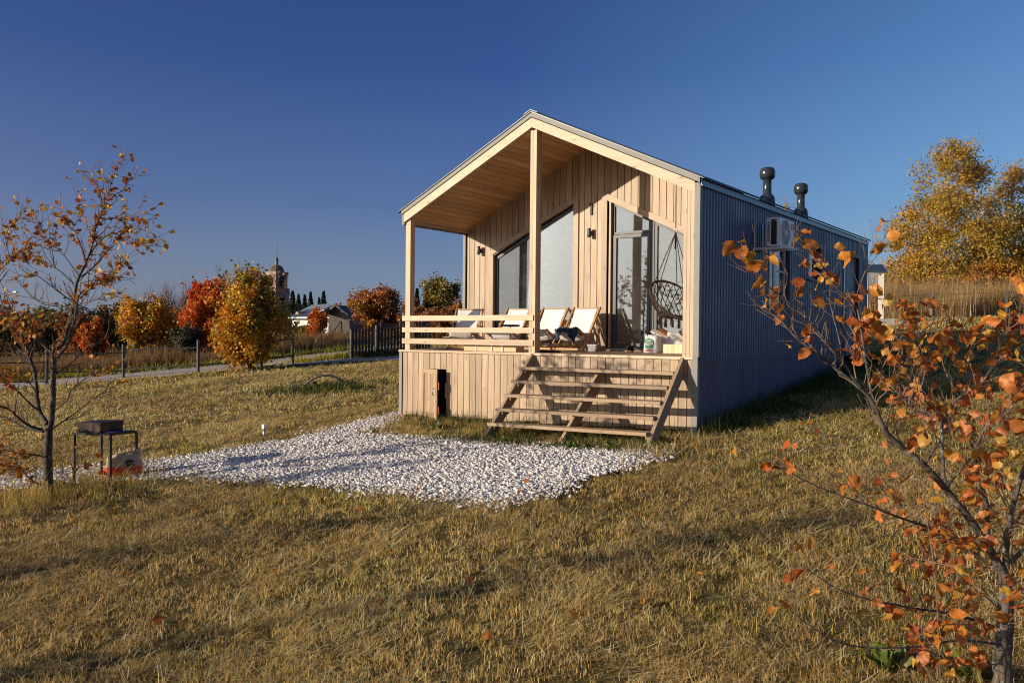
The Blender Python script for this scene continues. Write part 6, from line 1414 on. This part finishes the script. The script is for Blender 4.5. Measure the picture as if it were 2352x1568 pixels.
def lawn():
    parts = []
    for (r0, r1, up, lit, ws, Ls) in ((1.6, 6.5, 3600, 1700, .92, .92), (6.5, 11, 2300, 1100, 1.2, .92), (11, 18, 1250, 620, 1.7, .95), (18, 30, 430, 230, 2.9, 1.05), (30, 48, 85, 45, 6.5, 1.4)):
        for kind, dens in (('up', up), ('lie', lit)):
            x, y = wedge_points(r0, r1, dens)
            ok = ~in_poly(x, y, HOUSE) & ~in_poly(x+rng.normal(0, .06, len(x)), y+rng.normal(0, .06, len(x)), GRAVEL)
            if r1 > 20: ok &= ~in_poly(x, y, ROADP) & ~in_poly(x, y, DRVP)
            fs = 1.0 if r1 < 12 else .6
            macro = vnoise(x*.45+3, y*.45, 12); patch = vnoise(x*.9, y*.9, 1)*.55+vnoise(x*2.6, y*2.6, 2)*.45; clump = vnoise(x*6.5*fs, y*6.5*fs, 4)*.6+vnoise(x*15*fs, y*15*fs, 14)*.4
            strawy = vnoise(x*1.5+5, y*1.5, 6)*.6+vnoise(x*4.3, y*4.3, 7)*.4+.13*np.clip((x-6.5)/3, 0, 1)
            ok &= (rng.random(len(x)) < .12+1.25*sstep((clump-.30)/.35)) if kind == 'up' else (rng.random(len(x)) < .10+1.5*sstep((strawy-.40)/.32))
            x, y, patch, clump, macro, strawy = (q[ok] for q in (x, y, patch, clump, macro, strawy)); n = len(x)
            P = np.stack([x, y, gz(x, y)+.03*(vnoise(x/1.7, y/1.7, 3)-.6)+.04*(clump-.45)*min(1.0, fs+.2)], 1)
            if kind == 'up':
                g = rng.random(n) < np.clip((patch-.42)*2.0, .06, .50)*np.where(strawy > .55, .5, 1.0); shade_side = (x > 6) & (y > -.3*(x-6)) & (x < 13); g |= shade_side & (rng.random(n) < .55)
                c = np.where(g[:, None], pick(GREEN, n, .32), pick(STRAW, n, .30)); L = rng.gamma(6, .0074, n)*Ls*(.55+.5*patch+.5*clump); tl = np.abs(rng.normal(.30, .34, n)); bd = rng.normal(.35, .40, n); w = rng.uniform(.0034, .0068, n)*ws
            else:
                P[:, 2] += rng.uniform(.012, .055, n)+.05*np.clip(strawy-.5, 0, .4); c = pick([((.86, .65, .29), 4), ((.78, .55, .20), 4), ((.90, .77, .45), 1.6), ((.42, .25, .07), 1.1)], n, .25); L = rng.gamma(2.6, .038, n)*Ls+.025; tl = rng.normal(1.36, .22, n); bd = rng.normal(.12, .35, n); w = rng.uniform(.0032, .0062, n)*ws
            c = np.clip(c*(.70+.60*macro[:, None]), 0, .9)
            yaw = rng.uniform(0, 6.283, n)
            if kind == 'lie': yaw = np.where(rng.random(n) < .32, 6.283*vnoise(x*.8+9, y*.8, 21)*1.5+rng.normal(0, .35, n), yaw)
            parts.append(blades(P, yaw, L, w, tl, bd, c))
    return parts
def merge(parts, name, label, cat):
    V, A, B, C, o = [], [], [], [], 0
    for v, f4, f3, c in parts: V.append(v); A.append(f4+o); B.append(f3+o); C.append(c); o += len(v)
    ob = np_mesh(name, np.concatenate(V), np.concatenate(B), np.concatenate(C), 'grass_blade', None, np.concatenate(A)); return tag(ob, label, cat, None, 'stuff')
merge(lawn(), 'lawn_grass', 'mown yellowed lawn grass with loose straw', 'grass')
def fringe():
    """rank green growth along the cabin base, gravel edge, stairs, hoop and sapling feet"""
    parts = []
    def along(A, B, n, sp, L, cols, wd=.007):
        f = rng.random(n); x = A[0]+(B[0]-A[0])*f+rng.normal(0, sp, n); y = A[1]+(B[1]-A[1])*f+rng.normal(0, sp, n); k = vnoise(x*3, y*3, 8) > .35; x, y = x[k], y[k]; n = len(x)
        P = np.stack([x, y, gz(x, y)-.01], 1); parts.append(blades(P, rng.uniform(0, 6.283, n), rng.gamma(6, L/6, n), rng.uniform(.6, 1.4, n)*wd, np.abs(rng.normal(.3, .3, n)), rng.normal(.55, .4, n), pick(cols, n)))
    GR2 = [((.07, .105, .022), 4), ((.11, .135, .03), 3), ((.05, .075, .018), 3), ((.26, .20, .06), 1)]
    along((.0, -.35), (3.0, -.5), 3600, .22, .11, GR2+STRAW[:1]); along((.2, -.1), (3, -.1), 1500, .07, .16, GR2); along((1.5, -1.5), (3.0, -1.6), 2200, .28, .09, GR2)
    along((3.0, -1.6), (5.8, -1.35), 3400, .16, .13, GR2); along((3.2, -.6), (5.7, -.55), 2600, .3, .15, GR2); along((6.0, -.25), (6.4, -.9), 1300, .2, .18, GR2+STRAW); along((5.7, -1.3), (6.5, -1.7), 1100, .22, .15, GR2+STRAW)
    along((6.25, .0), (6.35, 9.6), 7500, .13, .24, GR2, .009); along((6.5, 1), (6.7, 9), 5000, .25, .15, GR2, .008)
    for i in range(len(GRAVEL)-1):
        A, B = GRAVEL[i], GRAVEL[i+1]; L = math.hypot(A[0]-B[0], A[1]-B[1])
        if depth_of((A[0], A[1], -1.3)) < 16: along(A, B, int(L*380), .11, .085, GR2+STRAW)
    a, c = ground(640, 900), ground(840, 890); along(a, c, 3600, .5, .16, GR2+[((.03, .045, .015), 3)], .018); 
    g1 = ground(112, 1150); along((g1.x-.6, g1.y-.5), (g1.x+.5, g1.y+.4), 1500, .35, .30, STRAW+GREEN, .006)
    g1 = ground(240, 1105); along((g1.x-.6, g1.y-.3), (g1.x+.6, g1.y+.5), 1500, .3, .16, STRAW+GREEN, .006)
    for A, B in zip(ROAD_N[:-1], ROAD_N[1:]): along(A, B, 800, .22, .12, GREEN+STRAW, .02)
    for A, B in zip(ROAD_F[:-1], ROAD_F[1:]): along(A, B, 1500, .45, .22, GR2+GREEN, .035)
    a, c = ground(808, 822), ground(960, 812); along(a, c, 2500, .35, .28, GR2, .03); along(ground(690, 834), ground(800, 822), 1500, .35, .2, GREEN, .03)
    return parts
merge(fringe(), 'rank_grass', 'longer green grass and weeds along the cabin and the gravel', 'grass')
def tall(name, label, near, far, n, L, cols, wd, seed):
    """dense stand of dry grass between two ground lines"""
    f, k = rng.random(n), rng.random(n)**1.3
    def line(pts, t): t = t*(len(pts)-1); i = np.minimum(t.astype(int), len(pts)-2); q = (t-i)[:, None]; a = np.array(pts); return a[i]*(1-q)+a[i+1]*q
    Pn, Pf = line(near, f), line(far, f); P = Pn*(1-k[:, None])+Pf*k[:, None]; x, y = P[:, 0]+rng.normal(0, .2, n), P[:, 1]+rng.normal(0, .2, n); m = .6+.7*vnoise(x*.5, y*.5, seed)
    Pb = np.stack([x, y, gz(x, y)], 1); merge([blades(Pb, rng.uniform(0, 6.283, n), rng.gamma(14, L/14, n)*m, rng.uniform(.6, 1.4, n)*wd, np.abs(rng.normal(.08, .12, n)), rng.normal(.2, .25, n), pick(cols, n))], name, label, 'dry grass')
FPT = lambda u, d: tuple(place(u, 700, d)[0][:2])
tall('tall_dry_grass', 'tall pale dry grass field behind the wire fence', [FPT(u, d) for u, d in ((1940, 38.5), (2080, 37), (2200, 36.5), (2320, 37.5), (2480, 38.5))], [FPT(u, d) for u, d in ((1940, 52), (2080, 52), (2200, 52), (2320, 52), (2480, 53))], 90000, 1.3, [((.50, .34, .15), 4), ((.60, .43, .22), 3), ((.34, .22, .09), 3)], .015, 3)
tall('tall_dry_grass', 'brown dry meadow between the dirt road and the bushes', [(p[0]-.8, p[1]+1.2) for p in ROAD_F[:-1]], [(p[0]-9, p[1]+14) for p in ROAD_F[:-1]], 70000, .50, [((.30, .155, .065), 4), ((.32, .21, .095), 3), ((.15, .095, .045), 3), ((.13, .115, .035), 1.5)], .024, 9)
# broadleaf weeds
def dock(p, n, L, label, cols=[((.075, .16, .022), 3), ((.12, .19, .03), 2), ((.20, .19, .04), 1)]):
    base = Vector((p.x, p.y, float(gz(p.x, p.y)))); a = rng.uniform(0, 6.283, n); tl = rng.uniform(.3, 1.15, n); D = np.stack([np.cos(a)*np.sin(tl), np.sin(a)*np.sin(tl), np.cos(tl)], 1); P = np.array(base)+D*rng.uniform(.0, L*.5, (n, 1))
    V, F, c, luv = leaf_batch(P, D, L*rng.uniform(.6, 1.1, n), pick(cols, n), 7, .04); o = np_mesh('broadleaf_weed', V, None, c, 'big_leaf', None, F, luv, smooth=True); o.data.transform(Matrix.Translation(-base)); o.location = base; ORG[o.name] = base; tag(o, label, 'weed')
for u, v, n, L, lab in ((2040, 1545, 26, .16, 'bright green broadleaf weed in front of the nearest young tree'), (2225, 1562, 16, .14, 'green broadleaf weed at the foot of the nearest young tree'), (1160, 1020, 14, .12, 'dark green weed left of the stair foot'), (1320, 1035, 18, .14, 'green weed tuft before the stairs middle'), (1400, 1037, 16, .13, 'green weed tuft before the right part of the stairs'), (1000, 985, 16, .13, 'green weed under the hatch door'), (1650, 960, 22, .2, 'dark weed at the right cabin corner'), (940, 1040, 10, .07, 'tiny green weed growing out of the gravel'), (860, 1000, 14, .09, 'low green weeds at the gravel corner near the cabin')):
    dock(ground(u, v), n, L, lab)
# fallen leaves
FL = [(955, 1135), (968, 1136), (1190, 1138), (1105, 1155), (1215, 1118), (770, 1100), (1075, 1350), (705, 1290), (620, 1330), (890, 1278), (350, 1440), (1240, 1255), (1480, 1400), (540, 1200), (1700, 1230), (1330, 1440), (1010, 1500), (820, 1180), (440, 1180), (1600, 1330), (300, 1330), (1900, 1300), (1760, 1420), (1130, 1470), (250, 1180), (160, 1200), (60, 1215), (200, 1145), (330, 1095), (880, 1395)]
for k, (u, v) in enumerate(FL):
    p = ground(u, v); P = np.array([[0, 0, .05]]); V, F, c, luv = leaf_batch(P, np.array([[rng.normal(), rng.normal(), .1]]), np.array([.085]), pick(ORANGES[:3], 1), 7); o = np_mesh('fallen_leaf', V, None, c, 'big_leaf', None, F, luv, smooth=True); o.location = p
    tag(o, 'small orange fallen leaf lying on the white gravel' if k < 6 else 'small orange brown fallen leaf lying on the mown lawn', 'leaf', 'fallen leaves on the gravel' if k < 6 else 'fallen leaves on the lawn')
